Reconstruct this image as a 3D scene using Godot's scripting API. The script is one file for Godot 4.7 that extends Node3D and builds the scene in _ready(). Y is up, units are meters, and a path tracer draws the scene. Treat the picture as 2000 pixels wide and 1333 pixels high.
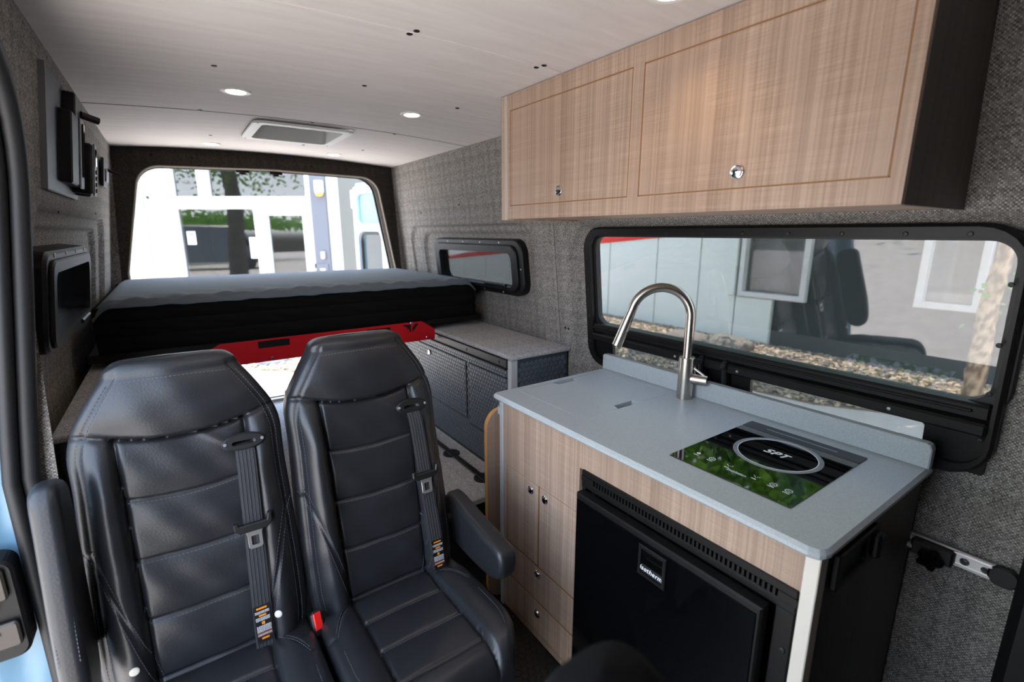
extends Node3D
# A camper van seen from its cab end: the bench seats, the galley, the bed, and the yard outside.
# x runs to the galley wall, y up, z from the rear doors to the cab. Metres.

const EYE := Vector3(0.0, 1.488, 0.0)
const YAW := 34.968
const PITCH := 12.738
const FLOOR_FAR := -3.62
const GROUND := -0.6

var taken := {}
var M := {}

# ---------------------------------------------------------------- geometry
class Geo:
	var v := PackedVector3Array()
	var n := PackedVector3Array()
	var t := PackedVector2Array()
	var c := PackedColorArray()
	var ix := PackedInt32Array()
	var tint := Color.WHITE
	var tinted := false

	func put(p: Vector3, m: Vector3, u := Vector2.ZERO) -> int:
		v.append(p)
		n.append(m)
		t.append(u)
		c.append(tint)
		return v.size() - 1

	func tri(a: Vector3, b: Vector3, d: Vector3) -> void:
		var m := (b - a).cross(d - a).normalized()
		var k := put(a, m)
		put(b, m)
		put(d, m)
		ix.append_array([k, k + 2, k + 1])

	func quad(a: Vector3, b: Vector3, d: Vector3, e: Vector3) -> void:
		var m := (d - a).cross(e - b).normalized()
		var k := put(a, m, Vector2(0, 1))
		put(b, m, Vector2(1, 1))
		put(d, m, Vector2(1, 0))
		put(e, m, Vector2(0, 0))
		ix.append_array([k, k + 2, k + 1, k, k + 3, k + 2])

	func box(x: Transform3D, s: Vector3, b := 0.0) -> void:
		var h := s / 2.0
		b = minf(b, minf(h.x, minf(h.y, h.z)) * 0.98)
		for ax in 3:
			for sg: float in [-1.0, 1.0]:
				var u := (ax + 1) % 3
				var w := (ax + 2) % 3
				var p := []
				for q in [[-1, -1], [1, -1], [1, 1], [-1, 1]]:
					var a := Vector3.ZERO
					a[ax] = sg * h[ax]
					a[u] = q[0] * (h[u] - b)
					a[w] = q[1] * (h[w] - b)
					p.append(x * a)
				if sg > 0:
					quad(p[0], p[1], p[2], p[3])
				else:
					quad(p[3], p[2], p[1], p[0])
		if b <= 0.0:
			return
		for ax in 3:
			var u := (ax + 1) % 3
			var w := (ax + 2) % 3
			for su: float in [-1.0, 1.0]:
				for sw: float in [-1.0, 1.0]:
					var p := []
					for e in [[-1.0, 0], [1.0, 0], [1.0, 1], [-1.0, 1]]:
						var a := Vector3.ZERO
						a[ax] = e[0] * (h[ax] - b)
						a[u] = su * (h[u] - (b if e[1] == 1 else 0.0))
						a[w] = sw * (h[w] - (b if e[1] == 0 else 0.0))
						p.append(x * a)
					if su * sw > 0:
						quad(p[0], p[1], p[2], p[3])
					else:
						quad(p[3], p[2], p[1], p[0])
		for sx: float in [-1.0, 1.0]:
			for sy: float in [-1.0, 1.0]:
				for sz: float in [-1.0, 1.0]:
					var a := x * Vector3(sx * h.x, sy * (h.y - b), sz * (h.z - b))
					var d := x * Vector3(sx * (h.x - b), sy * h.y, sz * (h.z - b))
					var e := x * Vector3(sx * (h.x - b), sy * (h.y - b), sz * h.z)
					if sx * sy * sz > 0:
						tri(a, d, e)
					else:
						tri(a, e, d)

	func bx(a: Vector3, b: Vector3, bev := 0.0) -> void:
		var lo := Vector3(minf(a.x, b.x), minf(a.y, b.y), minf(a.z, b.z))
		var hi := Vector3(maxf(a.x, b.x), maxf(a.y, b.y), maxf(a.z, b.z))
		box(Transform3D(Basis(), (lo + hi) / 2.0), hi - lo, bev)

	func flat(x: Transform3D, poly: PackedVector2Array, z: float, up: bool) -> void:
		var k := Geometry2D.triangulate_polygon(poly)
		for i in range(0, k.size(), 3):
			var a := poly[k[i]]
			var b := poly[k[i + 1]]
			var d := poly[k[i + 2]]
			if ((b - a).cross(d - a) > 0.0) != up:
				var sw := b
				b = d
				d = sw
			tri(x * Vector3(a.x, a.y, z), x * Vector3(b.x, b.y, z), x * Vector3(d.x, d.y, z))

	func cap(x: Transform3D, poly: PackedVector2Array, holes: Array, z: float, up: bool) -> void:
		if holes.is_empty():
			flat(x, poly, z, up)
			return
		var h: PackedVector2Array = holes[0]
		var mid := 0.0
		for p in h:
			mid += p.x / h.size()
		var rest := holes.slice(1)
		for r in [Rect2(mid - 50.0, -50.0, 50.0, 100.0), Rect2(mid, -50.0, 50.0, 100.0)]:
			var half := PackedVector2Array([r.position, r.position + Vector2(r.size.x, 0), r.end, r.position + Vector2(0, r.size.y)])
			for p in Geometry2D.intersect_polygons(poly, half):
				for q in Geometry2D.clip_polygons(p, h):
					cap(x, q, rest, z, up)

	static func inset(poly: PackedVector2Array, d: float) -> PackedVector2Array:
		var out := PackedVector2Array()
		var k := poly.size()
		for i in k:
			var a := (poly[i] - poly[(i + k - 1) % k]).normalized()
			var b := (poly[(i + 1) % k] - poly[i]).normalized()
			var m := (Vector2(-a.y, a.x) + Vector2(-b.y, b.x)).normalized()
			var co := maxf(0.3, m.dot(Vector2(-a.y, a.x)))
			out.append(poly[i] + m * d / co)
		return out

	# outline counter-clockwise in the local xy plane, drawn out from z0 to z1
	func prism(x: Transform3D, poly: PackedVector2Array, z0: float, z1: float, bev := 0.0, holes := []) -> void:
		var inner := inset(poly, bev) if bev > 0.0 else poly
		cap(x, inner, holes, z1, true)
		cap(x, inner, holes, z0, false)
		var rings := [[poly, z0], [poly, z1]] if bev <= 0.0 else [[inner, z0], [poly, z0 + bev], [poly, z1 - bev], [inner, z1]]
		var k := poly.size()
		for r in rings.size() - 1:
			for i in k:
				var j := (i + 1) % k
				var a: Vector2 = rings[r][0][i]
				var b: Vector2 = rings[r][0][j]
				var d: Vector2 = rings[r + 1][0][j]
				var e: Vector2 = rings[r + 1][0][i]
				quad(x * Vector3(a.x, a.y, rings[r][1]), x * Vector3(b.x, b.y, rings[r][1]), x * Vector3(d.x, d.y, rings[r + 1][1]), x * Vector3(e.x, e.y, rings[r + 1][1]))
		for h: PackedVector2Array in holes:
			var m := h.size()
			for i in m:
				var a := h[i]
				var b := h[(i + 1) % m]
				quad(x * Vector3(b.x, b.y, z0), x * Vector3(a.x, a.y, z0), x * Vector3(a.x, a.y, z1), x * Vector3(b.x, b.y, z1))

	# rows of points, smooth; the outside is on the left of increasing column seen with rows going up
	func grid(rows: Array, flip := false, uv := false) -> void:
		var nr := rows.size()
		var nc: int = rows[0].size()
		var nm := []
		nm.resize(nr * nc)
		nm.fill(Vector3.ZERO)
		for i in nr - 1:
			for j in nc - 1:
				var a: Vector3 = rows[i][j]
				var b: Vector3 = rows[i][j + 1]
				var d: Vector3 = rows[i + 1][j + 1]
				var e: Vector3 = rows[i + 1][j]
				var m := (d - a).cross(e - b)
				for q in [i * nc + j, i * nc + j + 1, (i + 1) * nc + j + 1, (i + 1) * nc + j]:
					nm[q] += m
		for i in nr:
			if (rows[i][0] as Vector3).distance_to(rows[i][nc - 1]) < 1e-5:
				var s: Vector3 = nm[i * nc] + nm[i * nc + nc - 1]
				nm[i * nc] = s
				nm[i * nc + nc - 1] = s
		var at := v.size()
		for i in nr:
			for j in nc:
				var m: Vector3 = nm[i * nc + j].normalized()
				put(rows[i][j], -m if flip else m, Vector2(float(j) / (nc - 1), float(i) / (nr - 1)))
		for i in nr - 1:
			for j in nc - 1:
				var a := at + i * nc + j
				var b := a + 1
				var d := a + nc + 1
				var e := a + nc
				ix.append_array([a, b, d, a, d, e] if flip else [a, d, b, a, e, d])

	func tube(pts: Array, r, seg := 12, caps := true, squash := 1.0) -> void:
		var up := Vector3.UP
		var d0: Vector3 = (pts[1] - pts[0]).normalized()
		if absf(d0.dot(up)) > 0.9:
			up = Vector3.RIGHT
		var rows := []
		var first := Vector3.ZERO
		for i in pts.size():
			var d: Vector3 = (pts[mini(i + 1, pts.size() - 1)] - pts[maxi(i - 1, 0)]).normalized()
			var s := d.cross(up).normalized()
			up = s.cross(d).normalized()
			var rad: float = r[i] if r is Array else r
			var row := []
			for k in seg + 1:
				var a := TAU * k / seg
				row.append(pts[i] + s * cos(a) * rad + up * sin(a) * rad * squash)
			rows.append(row)
		grid(rows, true)
		if caps:
			for e in [0, pts.size() - 1]:
				var row: Array = rows[e]
				var mid: Vector3 = pts[e]
				for k in seg:
					if e == 0:
						tri(mid, row[k], row[k + 1])
					else:
						tri(mid, row[k + 1], row[k])

	# profile of (radius, height) from bottom to top round the local y axis
	func lathe(x: Transform3D, prof: Array, seg := 24) -> void:
		for i in prof.size() - 1:
			var a: Vector2 = prof[i]
			var b: Vector2 = prof[i + 1]
			var s := Vector2(b.y - a.y, -(b.x - a.x)).normalized()
			var at := v.size()
			for k in seg + 1:
				var o := TAU * k / seg
				var m := x.basis * Vector3(cos(o) * s.x, s.y, sin(o) * s.x)
				m = m.normalized()
				put(x * Vector3(cos(o) * a.x, a.y, sin(o) * a.x), m)
				put(x * Vector3(cos(o) * b.x, b.y, sin(o) * b.x), m)
			for k in seg:
				var p := at + k * 2
				ix.append_array([p, p + 2, p + 1, p + 1, p + 2, p + 3])

	# a padded block: outline drawn out from z0 to z1 with well rounded rims
	func pad(x: Transform3D, poly: PackedVector2Array, z0: float, z1: float, r: float) -> void:
		for pass_ in 2:
			var q := PackedVector2Array()
			for i in poly.size():
				var a := poly[i]
				var b := poly[(i + 1) % poly.size()]
				q.append(a.lerp(b, 0.25))
				q.append(a.lerp(b, 0.75))
			poly = q
		var rows := []
		for i in 14:
			var a := PI / 2 * (i if i < 7 else i - 7) / 6.0
			var d := r * (1 - sin(a)) if i < 7 else r * (1 - cos(a))
			var z := z0 + r * (1 - cos(a)) if i < 7 else z1 - r * (1 - sin(a))
			var ring := inset(poly, d)
			var row := []
			for p in ring:
				row.append(x * Vector3(p.x, p.y, z))
			row.append(row[0])
			rows.append(row)
			if i == 0:
				flat(x, ring, z, false)
			if i == 13:
				flat(x, ring, z, true)
		grid(rows)

	func mesh() -> ArrayMesh:
		var a := []
		a.resize(Mesh.ARRAY_MAX)
		a[Mesh.ARRAY_VERTEX] = v
		a[Mesh.ARRAY_NORMAL] = n
		a[Mesh.ARRAY_TEX_UV] = t
		if tinted:
			a[Mesh.ARRAY_COLOR] = c
		a[Mesh.ARRAY_INDEX] = ix
		var m := ArrayMesh.new()
		m.add_surface_from_arrays(Mesh.PRIMITIVE_TRIANGLES, a)
		return m


func rrect(cx: float, cy: float, w: float, h: float, r: float, seg := 6) -> PackedVector2Array:
	var out := PackedVector2Array()
	for k in 4:
		var mx := cx + (w / 2 - r) * (1 if k == 0 or k == 3 else -1)
		var my := cy + (h / 2 - r) * (1 if k < 2 else -1)
		for i in seg + 1:
			var a := PI / 2 * k + PI / 2 * i / seg
			out.append(Vector2(mx + r * cos(a), my + r * sin(a)))
	return out


func disc(cx: float, cy: float, r: float, seg := 24, ry := 0.0) -> PackedVector2Array:
	var out := PackedVector2Array()
	for i in seg:
		out.append(Vector2(cx + r * cos(TAU * i / seg), cy + (ry if ry > 0.0 else r) * sin(TAU * i / seg)))
	return out


func pl(a: Array) -> PackedVector2Array:
	var out := PackedVector2Array()
	for p in a:
		out.append(Vector2(p[0], p[1]))
	var area := 0.0
	for i in out.size():
		area += out[i].cross(out[(i + 1) % out.size()])
	if area < 0.0:
		out.reverse()
	return out


func frame_at(at: Vector3, x: Vector3, y: Vector3) -> Transform3D:
	return Transform3D(Basis(x, y, x.cross(y)), at)


# faces +z; faces -x (u = z, v = y); faces +y (u = x, v = -z)
func to_z(z: float) -> Transform3D:
	return frame_at(Vector3(0, 0, z), Vector3.RIGHT, Vector3.UP)


func to_x(x: float) -> Transform3D:
	return frame_at(Vector3(x, 0, 0), Vector3.BACK, Vector3.UP)


func to_y(y: float) -> Transform3D:
	return frame_at(Vector3(0, y, 0), Vector3.RIGHT, Vector3.FORWARD)


func numbered(s: String) -> String:
	if not taken.has(s):
		taken[s] = 0
		return s
	taken[s] += 1
	return "%s_%03d" % [s, taken[s]]


func obj(called: String, g: Geo, m: Material, parent: Node = null) -> MeshInstance3D:
	var o := MeshInstance3D.new()
	o.mesh = g.mesh()
	o.material_override = m
	return place(called, o, parent)


func place(called: String, o: Node3D, parent: Node = null) -> Node3D:
	if parent == null:
		o.name = numbered(called)
		add_child(o)
	else:
		o.name = called
		parent.add_child(o, true)
	return o


func tag(o: Node, label: String, category: String, group := "") -> Node:
	o.set_meta("label", label)
	o.set_meta("category", category)
	if group != "":
		o.set_meta("group", group)
	return o


func thing(called: String, label: String, category: String, at := Vector3.ZERO, group := "") -> Node3D:
	var o := Node3D.new()
	place(called, o)
	o.position = at
	tag(o, label, category, group)
	return o


func struct(called: String, label := "") -> Node3D:
	var o := Node3D.new()
	place(called, o)
	o.set_meta("kind", "structure")
	if label != "":
		o.set_meta("label", label)
	return o


func stuff(o: Node) -> Node:
	o.set_meta("kind", "stuff")
	return o


func lettering(s: String, size: float, x: Transform3D, m: Material, called: String, parent: Node, bold := false, slant := 0.0, deep := 0.0006) -> void:
	var t := TextMesh.new()
	var f := SystemFont.new()
	f.font_names = PackedStringArray(["Droid Sans"])
	if bold:
		f.font_weight = 700
	t.font = f
	t.text = s
	t.font_size = 48
	t.pixel_size = size / 48.0
	t.depth = deep
	t.curve_step = 1.0
	var o := MeshInstance3D.new()
	o.mesh = t
	o.material_override = m
	var b := x.basis
	b.y = b.y + b.x * slant
	place(called, o, parent)
	o.transform = Transform3D(b, x.origin)


# ---------------------------------------------------------------- materials
func paint(key: String, rgb: Array, rough := 0.6, metal := 0.0, spec := 0.5) -> StandardMaterial3D:
	var m := StandardMaterial3D.new()
	m.resource_name = key
	m.albedo_color = Color8(rgb[0], rgb[1], rgb[2])
	m.roughness = rough
	m.metallic = metal
	m.metallic_specular = spec
	M[key] = m
	return m


func triplanar(m: StandardMaterial3D, tile: float, world := true) -> void:
	m.uv1_triplanar = true
	m.uv1_world_triplanar = world
	m.uv1_scale = Vector3.ONE / tile
	m.uv1_triplanar_sharpness = 8.0


func pane(key: String, rgb: Array, alpha: float, spec := 0.5) -> StandardMaterial3D:
	var m := paint(key, rgb, 0.02, 0.0, spec)
	m.transparency = BaseMaterial3D.TRANSPARENCY_ALPHA
	m.albedo_color.a = alpha
	return m


func strand(rng: RandomNumberGenerator, k: int, step: int) -> PackedFloat32Array:
	var knots := PackedFloat32Array()
	for i in k / step:
		knots.append(rng.randf())
	var out := PackedFloat32Array()
	for i in k:
		var f := float(i) / step
		var a := int(f) % knots.size()
		var u := f - floorf(f)
		u = u * u * (3 - 2 * u)
		out.append(lerpf(knots[a], knots[(a + 1) % knots.size()], u))
	return out


func wood_image(seed_: int, dark: Color, light: Color) -> ImageTexture:
	var rng := RandomNumberGenerator.new()
	rng.seed = seed_
	var k := 1024
	var wide := strand(rng, k, 128)
	var mid := strand(rng, k, 32)
	var fine := strand(rng, k, 8)
	var hair := strand(rng, k, 4)
	var bend := strand(rng, k, 256)
	var bend2 := strand(rng, k, 128)
	var rows := strand(rng, k, 4)
	var rows_wide := strand(rng, k, 64)
	var mask := strand(rng, k, 64)
	var im := Image.create(k, k, false, Image.FORMAT_RGB8)
	for y in k:
		var b := bend[y] * 7.0 + bend2[y] * 3.0
		for x in k:
			var q := int(x + b) & (k - 1)
			var f := 0.2 * wide[q] + 0.2 * mid[q] + 0.26 * fine[q] + 0.2 * hair[q]
			f += (rows[y] - 0.5) * 0.22 * mask[(x + y / 3) & (k - 1)] + (rows_wide[y] - 0.5) * 0.06
			im.set_pixel(x, y, dark.lerp(light, clampf(f * 1.25, 0.0, 1.0)))
	return ImageTexture.create_from_image(im)


# a woven cloth of two yarns: [colour, height]
func weave_images(seed_: int, dark: Color, light: Color, threads: int, px: int, speckle: float) -> Array:
	var rng := RandomNumberGenerator.new()
	rng.seed = seed_
	var k := threads * px
	var im := Image.create(k, k, false, Image.FORMAT_RGB8)
	var hi := Image.create(k, k, false, Image.FORMAT_RGB8)
	var cell := PackedFloat32Array()
	var slub := strand(rng, threads, 4)
	for i in threads * threads:
		cell.append(rng.randf())
	for y in k:
		for x in k:
			var cx := x / px
			var cy := y / px
			var over := (cx + cy) % 2 == 0
			var u := (x % px + 0.5) / px * 2 - 1
			var w := (y % px + 0.5) / px * 2 - 1
			var h := (1 - 0.8 * w * w) * (1 - 0.4 * u * u) if over else (1 - 0.8 * u * u) * (1 - 0.4 * w * w)
			if not over:
				h *= 0.8
			var f := 0.45 * h + speckle * (cell[cy * threads + cx] - 0.5) + (0.22 if over else -0.05) + 0.12 * (slub[cy] + slub[cx] - 1.0)
			im.set_pixel(x, y, dark.lerp(light, clampf(f + 0.15, 0, 1)))
			hi.set_pixel(x, y, Color(h, h, h))
	return [ImageTexture.create_from_image(im), ImageTexture.create_from_image(hi)]


func noise_tex(kind: int, freq: float, seed_: int, size := 256, octaves := 3) -> NoiseTexture2D:
	var f := FastNoiseLite.new()
	f.noise_type = kind
	f.frequency = freq
	f.seed = seed_
	f.fractal_octaves = octaves
	var t := NoiseTexture2D.new()
	t.width = size
	t.height = size
	t.seamless = true
	t.noise = f
	return t


func ramp(t: NoiseTexture2D, a: Color, b: Color) -> NoiseTexture2D:
	var g := Gradient.new()
	g.set_color(0, a)
	g.set_color(1, b)
	t.color_ramp = g
	return t


func relief(m: StandardMaterial3D, t: Texture2D, cm: float) -> void:
	m.heightmap_enabled = true
	m.heightmap_texture = t
	m.heightmap_scale = cm


func make_materials() -> void:
	var m := paint("wood", [255, 255, 255], 0.5, 0.0, 0.4)
	m.albedo_texture = wood_image(11, Color8(134, 111, 95), Color8(190, 165, 146))
	triplanar(m, 0.55)
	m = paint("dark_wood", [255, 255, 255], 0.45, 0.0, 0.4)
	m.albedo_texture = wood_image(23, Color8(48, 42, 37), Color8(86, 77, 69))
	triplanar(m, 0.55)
	paint("groove", [134, 92, 50], 0.7)
	paint("ply_edge", [214, 152, 78], 0.55)
	paint("trim_grey", [176, 178, 179], 0.5)
	paint("trim_beige", [176, 166, 152], 0.55)
	paint("post_white", [222, 214, 203], 0.5)
	var w := weave_images(5, Color8(72, 69, 66), Color8(188, 183, 177), 64, 6, 0.5)
	m = paint("fabric", [255, 255, 255], 0.95, 0.0, 0.2)
	m.albedo_texture = w[0]
	relief(m, w[1], 0.06)
	triplanar(m, 0.26)
	m = paint("dark_fabric", [120, 113, 108], 0.95, 0.0, 0.2)
	m.albedo_texture = w[0]
	relief(m, w[1], 0.05)
	triplanar(m, 0.22)
	m = paint("carpet", [246, 246, 248], 1.0, 0.0, 0.2)
	var cw := weave_images(9, Color8(132, 132, 133), Color8(222, 222, 222), 64, 4, 0.8)
	m.albedo_texture = cw[0]
	relief(m, cw[1], 0.08)
	triplanar(m, 0.2)
	m = paint("ceiling", [255, 255, 255], 0.75, 0.0, 0.3)
	m.albedo_texture = ramp(noise_tex(FastNoiseLite.TYPE_SIMPLEX, 0.012, 3, 256, 4), Color8(214, 207, 203), Color8(225, 219, 216))
	triplanar(m, 0.9)
	m.uv1_scale = Vector3(0.6, 1.0, 5.0)
	m = paint("leather", [34, 35, 38], 0.37, 0.0, 0.5)
	relief(m, noise_tex(FastNoiseLite.TYPE_CELLULAR, 0.07, 8, 256, 2), 0.016)
	triplanar(m, 0.09)
	paint("stitch", [86, 88, 95], 0.8)
	m = paint("counter", [255, 255, 255], 0.38, 0.0, 0.45)
	m.albedo_texture = ramp(noise_tex(FastNoiseLite.TYPE_VALUE, 0.45, 4, 512, 3), Color8(156, 164, 168), Color8(190, 197, 200))
	triplanar(m, 0.35)
	paint("black_gap", [8, 8, 8], 0.9)
	m = paint("cooktop_glass", [5, 5, 6], 0.03, 0.0, 0.6)
	m.clearcoat_enabled = true
	m.clearcoat = 0.5
	m.clearcoat_roughness = 0.02
	paint("cooktop_strip", [40, 42, 46], 0.4)
	paint("print_white", [222, 226, 228], 0.6)
	paint("print_grey", [150, 155, 158], 0.6)
	paint("nickel", [196, 188, 178], 0.27, 1.0)
	paint("chrome", [225, 225, 228], 0.08, 1.0)
	paint("aluminium", [205, 205, 205], 0.3, 1.0)
	paint("steel_bolt", [188, 186, 182], 0.35, 0.8)
	paint("black_metal", [18, 17, 17], 0.45, 0.0, 0.38)
	paint("bronze_metal", [66, 60, 55], 0.4, 0.3)
	paint("black_plastic", [16, 16, 17], 0.5)
	paint("black_gloss", [7, 7, 8], 0.07, 0.0, 0.55)
	paint("rubber", [22, 22, 24], 0.55)
	m = paint("hex_sheet", [82, 90, 98], 0.42, 0.0, 0.5)
	m = paint("hex_groove", [54, 61, 68], 0.6)
	paint("hex_floor", [30, 30, 32], 0.5)
	paint("bed_top", [96, 105, 113], 0.8, 0.0, 0.35)
	M.bed_top.rim_enabled = true
	M.bed_top.rim = 0.5
	paint("bed_side", [9, 9, 10], 0.85, 0.0, 0.3)
	paint("red_metal", [196, 12, 26], 0.45, 0.0, 0.45)
	paint("red_plastic", [225, 30, 28], 0.35)
	paint("webbing", [46, 47, 50], 0.75)
	paint("snap_white", [214, 208, 196], 0.4)
	paint("van_blue", [104, 140, 162], 0.28, 0.0, 0.5)
	M.van_blue.clearcoat_enabled = true
	M.van_blue.clearcoat = 0.6
	paint("van_white", [214, 222, 228], 0.4)
	paint("white_plastic", [226, 226, 222], 0.45)
	paint("device_dark", [20, 20, 21], 0.5)
	paint("device_grey", [128, 128, 132], 0.45)
	paint("board_grey", [92, 90, 88], 0.7)
	pane("clear_glass", [40, 56, 50], 0.10)
	pane("tinted_glass", [22, 36, 30], 0.46, 0.7)
	pane("dark_glass", [8, 12, 11], 0.78, 0.3)
	pane("shop_glass", [12, 16, 16], 0.30, 0.7)
	m = paint("concrete", [255, 255, 255], 0.9)
	m.albedo_texture = ramp(noise_tex(FastNoiseLite.TYPE_SIMPLEX, 0.02, 31, 512, 5), Color8(196, 187, 177), Color8(218, 209, 199))
	triplanar(m, 2.5)
	m = paint("gravel", [255, 255, 255], 0.95)
	m.vertex_color_use_as_albedo = true
	paint("gravel_bed", [122, 108, 92], 1.0)
	paint("shop_white", [160, 160, 161], 0.7)
	paint("shop_grey", [84, 86, 95], 0.6)
	paint("frame_white", [200, 201, 201], 0.5)
	m = paint("clad_white", [208, 216, 212], 0.55)
	paint("stripe_red", [206, 40, 28], 0.55)
	paint("charcoal_wall", [46, 49, 53], 0.8)
	m = paint("stucco", [255, 255, 255], 0.95)
	m.albedo_texture = ramp(noise_tex(FastNoiseLite.TYPE_SIMPLEX, 0.06, 41, 256, 4), Color8(168, 142, 126), Color8(188, 163, 147))
	triplanar(m, 1.2)
	m = paint("bark", [255, 255, 255], 0.95)
	m.vertex_color_use_as_albedo = true
	m = paint("leaf", [70, 118, 28], 0.55)
	m.backlight_enabled = true
	m.backlight = Color8(110, 150, 30)
	paint("rock", [118, 112, 104], 0.95)
	relief(M.rock, noise_tex(FastNoiseLite.TYPE_SIMPLEX, 0.03, 51, 256, 5), 1.2)
	triplanar(M.rock, 0.6)
	paint("grey_van", [92, 98, 106], 0.25)
	paint("dark_bark", [74, 64, 56], 0.95)
	paint("shop_floor", [120, 118, 112], 0.7)
	paint("shop_inside", [92, 92, 88], 0.9)
	m = paint("lamp_lens", [255, 250, 240], 0.4)
	m.emission_enabled = true
	m.emission = Color8(255, 240, 220)
	m.emission_energy_multiplier = 5.0

# ---------------------------------------------------------------- the van's shell
func wall_lean(y: float) -> float:
	return clampf((y - 0.95) / 1.005, 0.0, 1.0)


func box_distance(p: Vector2, r: Rect2, round_: float) -> float:
	var q := (p - r.get_center()).abs() - r.size / 2 + Vector2(round_, round_)
	return Vector2(maxf(q.x, 0), maxf(q.y, 0)).length() + minf(maxf(q.x, q.y), 0.0) - round_


func dent(p: Vector2, r: Rect2, round_: float, deep: float, soft := 0.022) -> float:
	return deep * smoothstep(soft, -soft, box_distance(p, r, round_))


func right_x(y: float, z: float) -> float:
	var p := Vector2(z, y)
	var x := 1.54 - 0.11 * wall_lean(y)
	x += dent(p, Rect2(-3.44, 0.7, 1.5, 0.83), 0.13, 0.022, 0.012)
	x += dent(p, Rect2(-3.27, 0.7, 1.36, 0.79), 0.12, 0.02, 0.012)
	x += dent(p, Rect2(-1.66, 0.80, 1.52, 0.715), 0.12, 0.05, 0.025)
	return x


func left_x(y: float, z: float) -> float:
	var p := Vector2(z, y)
	var x := -0.335 + 0.135 * wall_lean(y)
	x -= dent(p, Rect2(-3.25, 0.8, 1.62, 0.75), 0.12, 0.022, 0.012)
	x -= dent(p, Rect2(-3.1, 0.8, 1.42, 0.70), 0.11, 0.022, 0.012)
	return x


func ceiling_y(x: float) -> float:
	var u := (x - 0.615) / 0.82
	return 1.958 + 0.03 * (1 - u * u)


# a wall in (z, y) with openings: an inner face that follows fx, an outer skin, and the reveals
func wall_sheet(outline: PackedVector2Array, holes: Array, cell: float, fx: Callable, inward: float, thick: float) -> Geo:
	var g := Geo.new()
	var lo := outline[0]
	var hi := outline[0]
	for p in outline:
		lo = lo.min(p)
		hi = hi.max(p)
	var nz := int(ceilf((hi.x - lo.x) / cell))
	var ny := int(ceilf((hi.y - lo.y) / cell))
	for i in nz:
		for j in ny:
			var a := lo + Vector2(i, j) * cell
			var b := a + Vector2(cell, cell)
			var parts: Array = [PackedVector2Array([a, Vector2(b.x, a.y), b, Vector2(a.x, b.y)])]
			parts = Geometry2D.intersect_polygons(parts[0], outline)
			for h: PackedVector2Array in holes:
				var next := []
				for p in parts:
					next.append_array(Geometry2D.clip_polygons(p, h))
				parts = next
			for p: PackedVector2Array in parts:
				var k := Geometry2D.triangulate_polygon(p)
				if k.is_empty():
					continue
				var base := g.v.size()
				for q in p:
					var x: float = fx.call(q.y, q.x)
					var e := 0.004
					var dy: float = (fx.call(q.y + e, q.x) - fx.call(q.y - e, q.x)) / (2 * e)
					var dz: float = (fx.call(q.y, q.x + e) - fx.call(q.y, q.x - e)) / (2 * e)
					var m := Vector3(1, -dy, -dz).normalized() * inward
					g.put(Vector3(x, q.y, q.x), m)
				for s in range(0, k.size(), 3):
					var pa := p[k[s]]
					var ccw := (p[k[s + 1]] - pa).cross(p[k[s + 2]] - pa) > 0
					# (z, y) counter-clockwise faces -x
					if ccw == (inward < 0):
						g.ix.append_array([base + k[s], base + k[s + 2], base + k[s + 1]])
					else:
						g.ix.append_array([base + k[s], base + k[s + 1], base + k[s + 2]])
	var out_x := func(p: Vector2) -> Vector3:
		return Vector3((1.54 - 0.11 * wall_lean(p.y) if inward < 0 else -0.335 + 0.135 * wall_lean(p.y)) - inward * thick, p.y, p.x)
	# outer skin in bands
	for j in 6:
		var y0 := lo.y + (hi.y - lo.y) * j / 6
		var y1 := lo.y + (hi.y - lo.y) * (j + 1) / 6
		var band := PackedVector2Array([Vector2(lo.x - 1, y0), Vector2(hi.x + 1, y0), Vector2(hi.x + 1, y1), Vector2(lo.x - 1, y1)])
		for part in Geometry2D.intersect_polygons(band, outline):
			var parts: Array = [part]
			for h: PackedVector2Array in holes:
				var next := []
				for p: PackedVector2Array in parts:
					var mid := 0.0
					for q in h:
						mid += q.x / h.size()
					for r in [PackedVector2Array([Vector2(-20, -9), Vector2(mid, -9), Vector2(mid, 9), Vector2(-20, 9)]), PackedVector2Array([Vector2(mid, -9), Vector2(20, -9), Vector2(20, 9), Vector2(mid, 9)])]:
						for s in Geometry2D.intersect_polygons(p, r):
							next.append_array(Geometry2D.clip_polygons(s, h))
				parts = next
			for p: PackedVector2Array in parts:
				var k := Geometry2D.triangulate_polygon(p)
				for s in range(0, k.size(), 3):
					g.tri(out_x.call(p[k[s]]), out_x.call(p[k[s + 1]]), out_x.call(p[k[s + 2]]))
	for loop: PackedVector2Array in [outline] + holes:
		var m := loop.size()
		for i in m:
			var p := loop[i]
			var q := loop[(i + 1) % m]
			g.quad(Vector3(fx.call(p.y, p.x), p.y, p.x), Vector3(fx.call(q.y, q.x), q.y, q.x), out_x.call(q), out_x.call(p))
	return g


func screws(parent: Node, spots: Array, r: float, m: Material, called := "screw") -> void:
	# each spot is [point, outward direction]
	for s in spots:
		var g := Geo.new()
		var y: Vector3 = s[1].normalized()
		var x := y.cross(Vector3(0.31, 0.2, 0.9)).normalized()
		var f := Transform3D(Basis(x, y, x.cross(y)), s[0])
		g.lathe(f, [Vector2(r, -0.001), Vector2(r, 0.001), Vector2(r * 0.75, 0.0022), Vector2(r * 0.3, 0.0024), Vector2(r * 0.25, 0.0014), Vector2(0.0, 0.0014)], 10)
		obj(called, g, m, parent)


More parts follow.
